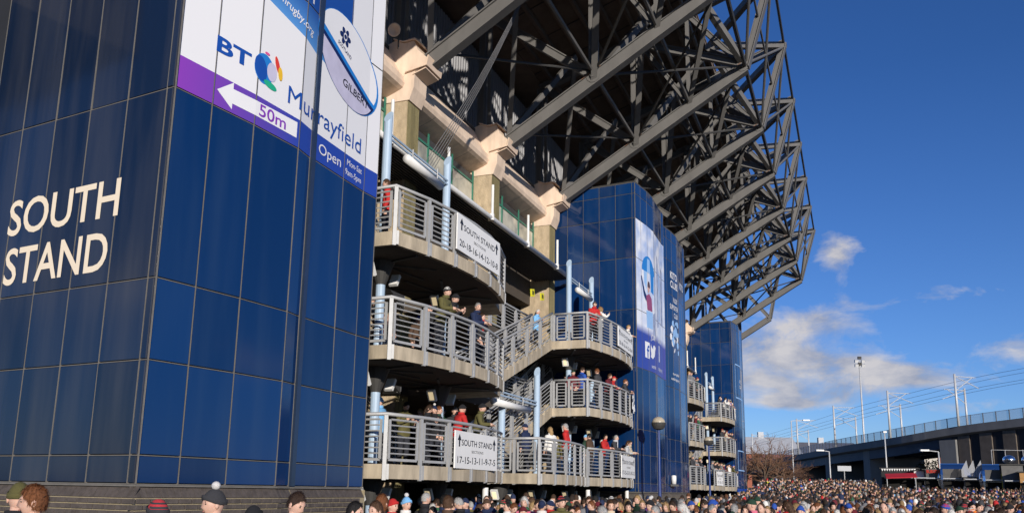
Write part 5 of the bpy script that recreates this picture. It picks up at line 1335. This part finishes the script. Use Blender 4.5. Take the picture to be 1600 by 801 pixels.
def visible_wedge(rr):
    """random standing spots in front of the stand, in the part of the ground the crowd fills"""
    spots = []
    cell = {}
    def ok(x, y, d):
        cx, cy = int(x // .5), int(y // .5)
        for a in range(-1, 2):
            for b in range(-1, 2):
                for (px, py) in cell.get((cx + a, cy + b), ()):
                    if (px - x) ** 2 + (py - y) ** 2 < d * d: return False
        return True
    for _ in range(60000):
        y = 18.5 + (97 - 18.5) * rr.random() ** .8; x = rr.uniform(-.22 * y + 0, .68 * y)
        u, v = uvof(x, y)
        if v < 4.6 and not (-9 < u < 15 and v > 1.2): continue
        if v < 4.6 and rr.random() < .5: continue
        if v < 5.6 and 14.6 < u < 30: continue
        if x / y < -.10: continue
        if y > 73 and x > .42 * y: continue           # stalls stand here
        if v > 16 + .25 * u and rr.random() < .15: continue
        d = .60 if y < 40 else .52
        if not ok(x, y, d): continue
        cell.setdefault((int(x // .5), int(y // .5)), []).append((x, y)); spots.append((x, y))
    return spots
rc = random.Random(99)
spots = visible_wedge(rc)
spots.sort(key=lambda p: p[1])
def region_of(x, y):
    u, v = uvof(x, y)
    if v < 4.8: return 'under the balconies'
    if u < 15: return 'before the right balconies' if x / y < .16 else 'in near crowd' if x / y < .4 else 'at right edge'
    if u < 32: return 'below the poster tower' if v < 12 else 'in middle crowd'
    return 'in far crowd'
nind = 0; rest = []
KEEP = []
for (x, y) in spots:
    if nind < 228:
        KEEP.append((x, y)); nind += 1
    else: rest.append((x, y))
for (x, y) in KEEP:
    coat, hd, col, lab = pick(region_of(x, y), rc, .36, .22)
    person((x, y, ground_z(x, y)), rc.uniform(-180, 180) if rc.random() < .3 else rc.gauss(-150, 60), rc.choice(['stand', 'stand', 'pocket', 'phone', 'walk']), K[coat], hd, col, lab, CG, rc.gauss(1.0, .045), K[rc.choice(['navy', 'red', 'white', 'blue', 'green'])] if rc.random() < .2 else None)
# farther heads and shoulders, too small and many to tell apart
def crowd_mass(pts):
    rr = random.Random(4); vs, fs, cols = [], [], []
    def ring(c, rx, ry, n, rot): return [(c[0] + rx * math.cos(t) * math.cos(rot) - ry * math.sin(t) * math.sin(rot), c[1] + rx * math.cos(t) * math.sin(rot) + ry * math.sin(t) * math.cos(rot), c[2]) for t in (2 * math.pi * k / n for k in range(n))]
    def loft(rings, n, col):
        i = len(vs)
        for r in rings: vs.extend(r)
        for j in range(len(rings) - 1):
            for k in range(n): k2 = (k + 1) % n; fs.append((i + j * n + k, i + j * n + k2, i + (j + 1) * n + k2, i + (j + 1) * n + k)); cols.append(col)
        fs.append(tuple(i + (len(rings) - 1) * n + k for k in range(n))); cols.append(col)
    for (x, y) in pts:
        g = ground_z(x, y); s = rr.gauss(1, .05); rot = rr.uniform(0, 6.28)
        coat = K[rr.choice(['black', 'navy', 'charcoal', 'charcoal', 'navy', 'black', 'dark green', 'brown'])] if rr.random() < .82 else K[rr.choice(list(K))]
        n = 8
        Z = lambda z: g + z * s
        loft([ring((x, y, Z(z)), rx * s, ry * s, n, rot) for (z, rx, ry) in ((.0, .13, .12), (.5, .16, .14), (.92, .23, .16), (1.15, .24, .16), (1.34, .27, .15), (1.43, .20, .11), (1.49, .09, .085))], n, coat)
        sk = (.56, .33, .24); hx, hy = x - math.sin(rot) * .02, y + math.cos(rot) * .02
        loft([ring((hx, hy, Z(z)), rx * s, ry * s, n, rot) for (z, rx, ry) in ((1.46, .05, .055), (1.53, .055, .07), (1.58, .07, .09), (1.64, .077, .098))], n, sk)
        hb = rr.random(); hc = (K[rr.choice(['black', 'navy', 'charcoal', 'grey', 'white', 'red', 'blue', 'green', 'pale grey', 'navy', 'maroon', 'black'])] if hb < .22 else K[rr.choice(['black','navy','charcoal'])] if hb < .4 else HAIR[rr.choice(['dark brown','dark brown','black','brown','brown','ginger brown','grey','fair'])])
        if hb >= .4: hc = tuple(.55 * q for q in hc)
        ox, oy = hx + math.sin(rot) * .022, hy - math.cos(rot) * .022
        loft([ring((ox, oy, Z(z)), rx * s, ry * s, n, rot) for (z, rx, ry) in ((1.60, .078, .085), (1.66, .088, .10), (1.72, .078, .088), (1.765, .05, .055), (1.785, .015, .015))], n, hc)
        if rr.random() < .4:
            a = rot + rr.choice((-1, 1)) * .5
            loft([ring((x + math.cos(a) * .22, y + math.sin(a) * .22, Z(z)), .06, .06, 6, 0) for z in (.9, 1.35, 1.42)], 6, coat)
    me = bpy.data.meshes.new('crowd'); me.from_pydata(vs, [], fs); ca = me.color_attributes.new('Col', 'FLOAT_COLOR', 'CORNER')
    data = []
    for f, c in zip(fs, cols): data += [*c, 1.] * len(f)
    ca.data.foreach_set('color', data); me.polygons.foreach_set('use_smooth', [True] * len(fs))
    m = bpy.data.materials.new('crowd_clothing'); m.use_nodes = True; nt, b = nodes(m); b.inputs['Roughness'].default_value = .85
    at = nt.nodes.new('ShaderNodeVertexColor'); at.layer_name = 'Col'; nt.links.new(at.outputs[0], b.inputs['Base Color']); me.materials.append(m)
    o = bpy.data.objects.new('crowd', me); COL.objects.link(o); o['kind'] = 'stuff'; tag(o, 'dense far crowd of people filling the ground towards the viaduct', 'crowd')
crowd_mass(rest)
print('PEOPLE spots', len(spots), 'mass', len(rest))
#@@BACKGROUND
# ------------------------------------------------------------------ viaduct with railway masts
VP = [(70, 82, 12.6), (66, 90, 12.2), (61.5, 103, 11.6), (58.3, 112, 11.2), (54.6, 124, 10.3), (53.4, 142, 9.85), (55.2, 166, 9.65), (57.5, 200, 9.5), (61, 245, 9.4)]
def vp(t):          # Catmull-Rom through the points
    i = min(int(t), len(VP) - 2); f = t - i; P = [Vector(VP[max(0, min(len(VP) - 1, i + k))]) for k in (-1, 0, 1, 2)]
    return .5 * ((2 * P[1]) + (P[2] - P[0]) * f + (2 * P[0] - 5 * P[1] + 4 * P[2] - P[3]) * f * f + (3 * P[1] - P[0] - 3 * P[2] + P[3]) * f ** 3)
NS = 48
VC = [vp((len(VP) - 1) * k / NS) for k in range(NS + 1)]
VN = []
for k in range(NS + 1):
    d = VC[min(k + 1, NS)] - VC[max(k - 1, 0)]; d.z = 0; d.normalize(); VN.append(Vector((d.y, -d.x, 0)))     # points away from the camera side (to the right)
via = thing('viaduct', 'dark concrete railway viaduct with mesh parapet crossing behind the stalls', 'viaduct', (58, 112, 0))
def sweep(prof, m, name):
    mb = MB(); n = len(prof)
    for k in range(NS + 1):
        for (o, z) in prof: mb.v.append(VC[k] + VN[k] * o + Vector((0, 0, z)))
    for k in range(NS):
        for j in range(n): j2 = (j + 1) % n; mb.f.append((k * n + j, k * n + j2, (k + 1) * n + j2, (k + 1) * n + j)); mb.m.append(0)
    part(name, mb, m, via)
sweep([(0, 0), (0, -1.0), (.5, -1.2), (9.5, -1.2), (10, -1.0), (10, 0), (9.6, 0), (9.6, -.2), (.4, -.2), (.4, 0)], M_viaduct, 'deck')
sweep([(.7, -1.21), (.7, -2.5), (1.1, -2.5), (1.1, -1.21)], M_girder, 'girder')
sweep([(4.6, -1.21), (4.6, -2.4), (5.0, -2.4), (5.0, -1.21)], M_girder, 'girder')
sweep([(8.8, -1.21), (8.8, -2.4), (9.2, -2.4), (9.2, -1.21)], M_girder, 'girder')
cum = [0]
for a, b in zip(VC[:-1], VC[1:]): cum.append(cum[-1] + (b - a).length)
def vat(s):
    for k in range(NS):
        if s <= cum[k + 1]: f = (s - cum[k]) / (cum[k + 1] - cum[k]); return VC[k].lerp(VC[k + 1], f), VN[k].lerp(VN[k + 1], f).normalized()
    return VC[-1], VN[-1]
s = 2.
prev = None
while s < cum[-1] - 2:
    p, n = vat(s); q = p + n * .2; mb = MB(); mb.box(q + Vector((0, 0, .62)), (.04, 0, 0), (0, .04, 0), (0, 0, .62)); fp = part('parapet_post', mb, M_steeldark, via)
    if prev is not None:
        mb = MB(); mb.face([prev + Vector((0, 0, .06)), q + Vector((0, 0, .06)), q + Vector((0, 0, 1.18)), prev + Vector((0, 0, 1.18))]); part('mesh_panel', mb, M_fmesh, via, fp)
        mb = MB(); mb.beam(prev + Vector((0, 0, 1.2)), q + Vector((0, 0, 1.2)), .05, .05); part('top_rail', mb, M_ole, via, fp)
    prev = q; s += 1.9
# near abutment with vertical dark stripes, piers, far retaining wall
def nearest(y):
    return min(range(NS + 1), key=lambda k: abs(VC[k].y - y))
ka, kb = 0, nearest(114)
mb = MB()
for k in range(ka, kb):
    a, b = VC[k] + VN[k] * .55, VC[k + 1] + VN[k + 1] * .55
    mb.hexa([Vector((a.x, a.y, 0)), Vector((a.x, a.y, 0)) + VN[k] * 8, Vector((b.x, b.y, 0)) + VN[k + 1] * 8, Vector((b.x, b.y, 0))], [a + Vector((0, 0, -1.22)), a + VN[k] * 8 + Vector((0, 0, -1.22)), b + VN[k + 1] * 8 + Vector((0, 0, -1.22)), b + Vector((0, 0, -1.22))])
part('abutment', mb, M_wallblack, via)
s = 1.5
while s < cum[kb] - 1.5:
    p, n = vat(s); d = Vector((-n.y, n.x, 0)); mb = MB(); mb.box(Vector((p.x, p.y, p.z / 2 - .6)) + n * .5, d * .9, n * .10, (0, 0, p.z / 2 - .65)); part('wall_panel', mb, M_wallstripe, via); s += 3.4
p, n = vat(cum[kb] + .3); d = Vector((-n.y, n.x, 0)); mb = MB(); mb.box(Vector((p.x, p.y, 4.6)) + n * 3.5, d * 1.3, n * 3.4, (0, 0, 4.9)); part('pier', mb, M_viaduct, via)
for y in (131, 150, 172, 198):
    k = nearest(y); p, n = VC[k], VN[k]; d = Vector((-n.y, n.x, 0)); mb = MB(); mb.box(Vector((p.x, p.y, (p.z - 1.2) / 2)) + n * 5, d * 1.0, n * 4.3, (0, 0, (p.z - 1.2) / 2)); part('pier', mb, M_viaduct, via)
mb = MB()
k0 = nearest(134)
for k in range(k0, NS):
    a, b = VC[k] + VN[k] * 7, VC[k + 1] + VN[k + 1] * 7
    mb.hexa([Vector((a.x, a.y, 0)), Vector((a.x, a.y, 0)) + VN[k] * 2, Vector((b.x, b.y, 0)) + VN[k + 1] * 2, Vector((b.x, b.y, 0))], [a + Vector((0, 0, -1.22)), a + VN[k] * 2 + Vector((0, 0, -1.22)), b + VN[k + 1] * 2 + Vector((0, 0, -1.22)), b + Vector((0, 0, -1.22))])
part('retaining_wall', mb, M_wallstripe, via)
# catenary masts
def mast(y, off, side, lb, h=6.8):
    k = nearest(y); p = VC[k] + VN[k] * off; n = VN[k] * side
    t = thing('catenary_mast', lb, 'mast', p, 'railway masts on the viaduct')
    mb = MB(); mb.tube(p, p + Vector((0, 0, h)), .17, 8, .14); part('mast_pole', mb, M_ole, t, smooth=True)
    top, low, mid = p + Vector((0, 0, h - .3)), p + Vector((0, 0, h - 2.2)), p + Vector((0, 0, h - .4))
    for (a, b, nm) in ((top, top + n * 3.6, 'cantilever_arm'), (low, top + n * 3.0, 'stay_arm'), (top, p + n * 4.0 + Vector((0, 0, h - 1.7)), 'registration_arm')):
        mb = MB(); mb.tube(a, b, .05, 6); part(nm, mb, M_ole, t)
for y, lb in ((112, 'nearest railway mast with cantilever arms at the right'), (124.5, 'railway mast right of the tall floodlight mast'), (142, 'railway mast left of the tall floodlight mast'), (164, 'railway mast over the left half of the viaduct'), (206, 'far railway mast beside the farthest tower'), (92, 'railway mast at the right edge of the frame')):
    mast(y, .0, 1, lb)
for y, lb in ((119, 'back row railway mast nearest the right'), (138, 'back row railway mast behind the tall floodlight mast'), (160, 'short back row railway mast over the middle of the viaduct'), (196, 'back row railway mast near the bare tree')):
    mast(y, 9.6, -1, lb)
for q, (off, hz) in enumerate(((3.4, 6.5), (3.9, 5.2), (6.2, 6.5), (6.0, 5.2))):
    mb = MB(); mb.path([VC[k] + VN[k] * off + Vector((0, 0, hz)) for k in range(0, NS + 1, 2)], .02, 4)
    solo('overhead_wire', mb, M_wire, VC[0] + Vector((0, 0, hz)), ('upper front', 'lower front', 'upper back', 'lower back')[q] + ' overhead railway wire strung between the masts', 'wire', 'overhead wires')
# tall floodlight mast and street lamps
t = thing('floodlight_mast', 'very tall slim floodlight mast against the clouds', 'floodlight mast', (63.5, 155, 0))
mb = MB(); mb.tube((63.5, 155, 0), (63.5, 155, 26), .20, 10, .12); part('mast_pole', mb, M_ole, t, smooth=True)
for (dx, dz) in ((-.6, 26.1), (.6, 26.1), (-.6, 25.3), (.6, 25.3), (0, 26.7), (0, 25.6)):
    mb = MB(); mb.box((63.5 + dx, 154.8, dz), (.3, 0, 0), (0, .2, .06), (0, -.06, .24)); part('floodlight', mb, M_steeldark if dx == 0 else M_ole, t)
def street_lamp(x, y, h, arm, lb, flat=False):
    z = ground_z(x, y); t = thing('street_lamp', lb, 'street lamp', (x, y, z), 'grey street lamps'); mb = MB(); mb.tube((x, y, z), (x, y, z + h), .10, 8, .07); part('lamp_column', mb, M_ole, t, smooth=True)
    if arm: mb = MB(); mb.tube((x, y, z + h), (x + arm, y, z + h + .12), .05, 6); part('arm', mb, M_ole, t)
    mb = MB(); mb.box((x + arm * 1.25, y, z + h + .12), (.45 if arm else .2, 0, 0), (0, .18, 0), (0, 0, .09)); part('lantern', mb, M_whitepaint, t)
street_lamp(43.8, 101, 7.4, .0, 'slim street lamp before the viaduct opening')
street_lamp(45.5, 92, 4.9, -1.2, 'street lamp with white lantern left of the striped abutment')
street_lamp(38.3, 104, 5.3, -.9, 'street lamp before the viaduct left of the opening')
street_lamp(37.5, 115, 9.8, 1.6, 'street lamp with curved arm beside the bare tree')
# far buildings behind the viaduct
def shed(x, y, w, d_, h, rh, wallm, roofm, lb, az_=0):
    t = thing('far_building', lb, 'building', (x, y, 0), 'buildings beyond the viaduct'); c, s_ = math.cos(az_), math.sin(az_)
    T = lambda a, b, z: Vector((x + a * c - b * s_, y + a * s_ + b * c, z))
    mb = MB(); mb.hexa([T(-w, -d_, 0), T(w, -d_, 0), T(w, d_, 0), T(-w, d_, 0)], [T(-w, -d_, h), T(w, -d_, h), T(w, d_, h), T(-w, d_, h)]); part('wall', mb, wallm, t)
    mb = MB(); mb.extrude([T(-w - .5, -d_ - .6, h), T(-w - .5, d_ + .6, h), T(-w - .5, 0, h + rh)], T(2 * w + 1, 0, 0) - T(0, 0, 0)); rfp = part('roof', mb, roofm, t)
    k = 0
    while k < int(w / 2.5):
        xx = -w + 2.5 + k * 5; mb = MB(); mb.box(T(xx, -d_ - .02, h * .6), T(.9, 0, 0) - T(0, 0, 0), T(0, .06, 0) - T(0, 0, 0), (0, 0, 1.0)); part('window', mb, M_glass, t); k += 1
    mb = MB(); mb.box(T(w * .3, 0, h + rh + .5), (.8, 0, 0), (0, .6, 0), (0, 0, 1.0)); part('roof_vent', mb, M_roofpale, t, rfp)
shed(72, 262, 13, 9, 13.5, 5.5, M_redroof, M_roofpale, 'far shed with pale roof and red brick wall beside the tower')
shed(92, 268, 14, 9, 13.5, 4.5, M_redroof, M_roofdark, 'far building with slate roof behind the viaduct parapet')
shed(87, 176, 9, 6, 8.5, 3.5, M_redroof, M_redroof, 'red brick building seen through the viaduct opening')
shed(104, 205, 30, 6, 7.5, 2.0, M_wallblack, M_roofdark, 'long dark building behind the viaduct opening')
mb = MB(); t = thing('concrete_wing', 'pale sloping concrete wing wall lit under the viaduct', 'wall', (59, 136, 0))
mb.extrude([(61, 138, 1), (68, 138, 1), (68, 138, 8.2), (65, 138, 8.2), (61, 138, 5.0)], (0, 1.2, 0)); part('wing_wall', mb, mat('pale_concrete', (.50, .46, .40), .9, 0, .1, 1), t)
# ------------------------------------------------------------------ food stalls before the viaduct
def stall(px, py, w, dome, lb, kind='caravan', h=3.4, col=None, flap=True, letters=False):
    z = ground_z(px, py); rz = R(-29); c, s_ = math.cos(rz), math.sin(rz)
    t = thing('food_stall', lb, 'stall', (px, py, z), 'food stalls in front of the viaduct')
    T = lambda a, b, q: Vector((px + a * c - b * s_, py + a * s_ + b * c, z + q)); V = lambda a, b, q: T(a, b, q) - T(0, 0, 0)
    if kind == 'caravan':
        mb = MB(); n = 10; prof = [(-1.1, .7)] + [(-1.15 * math.cos(math.pi * k / n), 2.0 + 1.6 * math.sin(math.pi * k / n)) for k in range(n + 1)] + [(1.1, .7)]
        mb.extrude([T(-w, b, q) for (b, q) in prof], V(2 * w, 0, 0)); part('body', mb, M_chrome, t, smooth=False)
        mb = MB()
        for e in (-w, w): mb.ball(T(e, 0, 2.1), .45, .45, .95, 10, 7)
        part('end_cap', mb, M_chrome, t, smooth=True)
    elif kind == 'box':
        mb = MB(); mb.box(T(0, 0, h / 2 + .3), V(w, 0, 0), V(0, 1.1, 0), (0, 0, h / 2)); part('body', mb, col, t)
        mb = MB(); mb.box(T(0, 0, h + .36), V(w + .15, 0, 0), V(0, 1.25, 0), (0, 0, .05)); part('roof', mb, M_steeldark, t)
    mb = MB(); mb.box(T(0, -1.2, 1.5), V(w * .85, 0, 0), V(0, .03, 0), (0, 0, .42)); part('hatch_opening', mb, M_dark, t)
    if flap:
        mb = MB(); mb.box(T(0, -1.5, 2.6), V(w * .8, 0, 0), V(0, .10, .0), V(0, -.14, .42)); part('raised_hatch', mb, M_stallgrey, t)
    mb = MB(); mb.box(T(0, -1.6, 2.05), V(w * .8, 0, 0), V(0, .4, -.05), (0, 0, .05)); part('serving_shelf', mb, M_roofpale, t)
    if letters:
        mb = MB(); put2d(mb, text2d('BURGERS', .32, w * 1.4, .02), lambda x, q: T(-w * .7 + x, -1.68 - q * .3, 2.6 + q)); part('lettering', mb, M_vred, t)
    for e in (-w * .6, w * .6):
        mb = MB(); mb.tube(T(e, -.9, .35), T(e, .9, .35), .34, 12); part('wheel', mb, M_shoe, t)
    return T, V, t
stall(43.0, 88.0, .95, True, 'grey stall with red lettered fascia right of the white kiosk', 'box', 2.6, M_stallgrey, letters=True)
stall(43.9, 86.0, 1.15, True, 'silver caravan stall with dark raised hatch, left of the clear screens')
stall(45.7, 82.0, 1.0, True, 'silver caravan stall with dark raised hatch, right of the clear screens')
T, V, t_ = stall(44.7, 84.0, .8, False, 'open stall with clear pointed screens between the silver caravans', 'box', 2.0, M_stallgrey, flap=False)
for k, e in enumerate((-.9, -.1, .8)):
    mb = MB(); mb.extrude([T(e * .7 - .3, -1.3, 2.3), T(e * .7 + .3, -1.3, 2.3), T(e * .7 + .3, -1.3, 3.1), T(e * .7 + .2, -1.3, 3.9), T(e * .7 - .3, -1.3, 3.0)], V(0, .04, 0)); part('clear_screen', mb, M_fmesh, t_)
stall(46.2, 80.0, .85, False, 'grey panelled stall with two chrome domes on its roof', 'box', 3.2, M_stallgrey, flap=False)
for k, (a, b) in enumerate(((45.8, 79.6), (47.3, 79.2))):
    z = ground_z(46.2, 80.0) + .45; mb = MB(); mb.ball((a, b, z + 3.55), .55, .55, .42, 16, 10); mb.lathe((a, b, z + 3.0), [(.12, 0), (.12, .2)], 10); solo('chrome_dome', mb, M_chrome, (a, b, z + 2.9), ('left', 'right')[k] + ' chrome dome standing on the grey panelled stall', 'dome', 'chrome domes', True)
t = thing('roof_rail', 'thin grey rail frame standing above the chrome domes', 'railing', (46.3, 80.3, 5))
z = ground_z(46.2, 80) + 3.6
RR = [Vector((44.9, 80.8, z)), Vector((45.9, 80.3, z)), Vector((47.2, 79.7, z)), Vector((48.4, 79.1, z))]
for q in RR: mb = MB(); mb.tube(q, q + Vector((0, 0, 1.35)), .022, 6); part('upright', mb, M_ole, t)
mb = MB(); mb.tube(RR[0] + Vector((0, 0, 1.35)), RR[-1] + Vector((0, 0, 1.25)), .022, 6); part('top_rail', mb, M_ole, t)
stall(46.7, 78.0, .9, False, 'plywood cabin stall at the right edge', 'box', 2.6, M_wood, flap=False)
stall(42.2, 89.0, .7, False, 'white kiosk with dark window beside the red canopy', 'box', 2.5, M_whitepaint, flap=False)
T, V, t_ = stall(40.8, 91.0, 1.7, False, 'long dark stall with scalloped white trim left of the white kiosk', 'box', 2.7, M_wallblack, flap=False)
for k in range(14):
    mb = MB(); x = -1.65 + k * .235; mb.extrude([T(x, -1.3, 3.0), T(x + .21, -1.3, 3.0), T(x + .1, -1.3, 2.75)], V(0, .03, 0)); part('scallop', mb, M_offwhite, t_)
t = thing('red_canopy', 'small red fabric canopy in front of the dark stall', 'canopy', (39.9, 89.2, 0)); z = ground_z(39.9, 89.2)
mb = MB(); mb.extrude([(38.6, 89.6, z + 2.5), (38.3, 88.6, z + 2.1), (38.3, 88.6, z + 2.0), (38.6, 89.6, z + 2.4)], (2.6, -1.2, .12)); part('cloth', mb, mat('red_cloth', (.42, .015, .03), .8), t)
for (x, y) in ((38.4, 88.7), (40.8, 87.6)): mb = MB(); mb.tube((x, y, z), (x, y, z + 2.1), .04, 6); part('leg', mb, M_ole, t)
z = ground_z(46, 80.6); mb = MB(); mb.box((45.7, 80.2, z + 2.0), (.35, -.15, 0), (.01, .02, 0), (0, 0, .95)); mb.tube((45.7, 80.24, z), (45.7, 80.24, z + 3.0), .03, 6); solo('feather_banner', mb, M_yellow, (45.7, 80.2, z), 'yellow upright banner beside the silver caravan', 'banner')
# scattered hoop arch and white sloping barrier by the tower foot
mb = MB(); mb.beam((26.5, 88, 2.2), (29.5, 87, 1.9), .5, .35); mb.beam((26.2, 88.2, 3.1), (26.6, 88, 2.2), .12, .12); solo('pale_barrier', mb, M_offwhite, (28, 87.5, 1.7), 'pale sloping barrier beside the farthest tower foot', 'barrier')
t = thing('notice_board', 'small white notice on a post among the far crowd', 'sign', (39.6, 103, ground_z(39, 103))); z = ground_z(39, 103)
mb = MB(); mb.tube((39.6, 103, z), (39.6, 103, z + 3.4), .05, 6); part('post', mb, M_ole, t); mb = MB(); mb.box((39.6, 102.93, z + 3.3), (.8, 0, 0), (0, .02, 0), (0, 0, .30)); part('board', mb, M_roofpale, t)
# ------------------------------------------------------------------ bare trees
def bare_tree(x, y, h, lb, seed, spread=1.0):
    rr = random.Random(seed); z = ground_z(x, y); t = thing('bare_tree', lb, 'tree', (x, y, z), 'bare winter trees')
    tk, cr = MB(), MB()
    def grow(p, d, L, r, lev):
        q = p + d * L; (tk if lev < 2 else cr).tube(p, q, r, 6 if lev < 2 else 3, r * .65, caps=False)
        if lev >= 5: return
        for _ in range(3 if lev < 2 else rr.choice((2, 3, 3))):
            nd = (d + Vector((rr.gauss(0, .55) * spread, rr.gauss(0, .55) * spread, rr.gauss(.08, .35)))).normalized(); grow(p.lerp(q, rr.uniform(.5, 1)), nd, L * rr.uniform(.6, .85), r * .58, lev + 1)
    grow(Vector((x, y, z)), Vector((0, 0, 1)), h * .28, h * .022, 0)
    for k in range(7): grow(Vector((x, y, z + h * rr.uniform(.15, .3))), Vector((rr.gauss(0, .7), rr.gauss(0, .7), .6)).normalized(), h * .24, h * .012, 1)
    part('trunk', tk, M_bark, t); part('crown', cr, M_twig, t)
for k, (x, y, h, lb) in enumerate(((30.2, 103, 8.5, 'bare brown tree closest to the farthest tower'), (33.6, 109, 8.0, 'bare brown tree left of the curved street lamp'), (37.2, 118, 7.5, 'bare brown tree right of the curved street lamp'), (32.0, 118, 9.0, 'tall bare tree behind the others by the tower'))):
    bare_tree(x, y, h, lb, 40 + k, 1.15)
def shrub(x, y, h, lb, seed):
    rr = random.Random(seed); z = ground_z(x, y); t = thing('shrub', lb, 'shrub', (x, y, z)); mb = MB()
    for _ in range(2600):
        a = rr.uniform(0, 6.28); rad = h * .5 * math.sqrt(rr.random()); zz = z + h * rr.uniform(.15, 1) * (1 - .4 * (rad / (h * .5)) ** 2); c = Vector((x + rad * math.cos(a), y + rad * math.sin(a), zz)); u1 = Vector((rr.gauss(0, 1), rr.gauss(0, 1), rr.gauss(0, 1))).normalized() * .16; v1 = u1.cross(Vector((rr.gauss(0, 1), rr.gauss(0, 1), rr.gauss(0, 1)))).normalized() * .09
        mb.face([c - u1, c + v1, c + u1, c - v1])
    part('foliage', mb, M_evergreen, t); mb = MB(); mb.tube((x, y, z), (x, y, z + h * .5), .08, 6); part('stem', mb, M_bark, t)
shrub(62.8, 129.5, 6.0, 'olive leafy bush seen through the viaduct opening', 3)
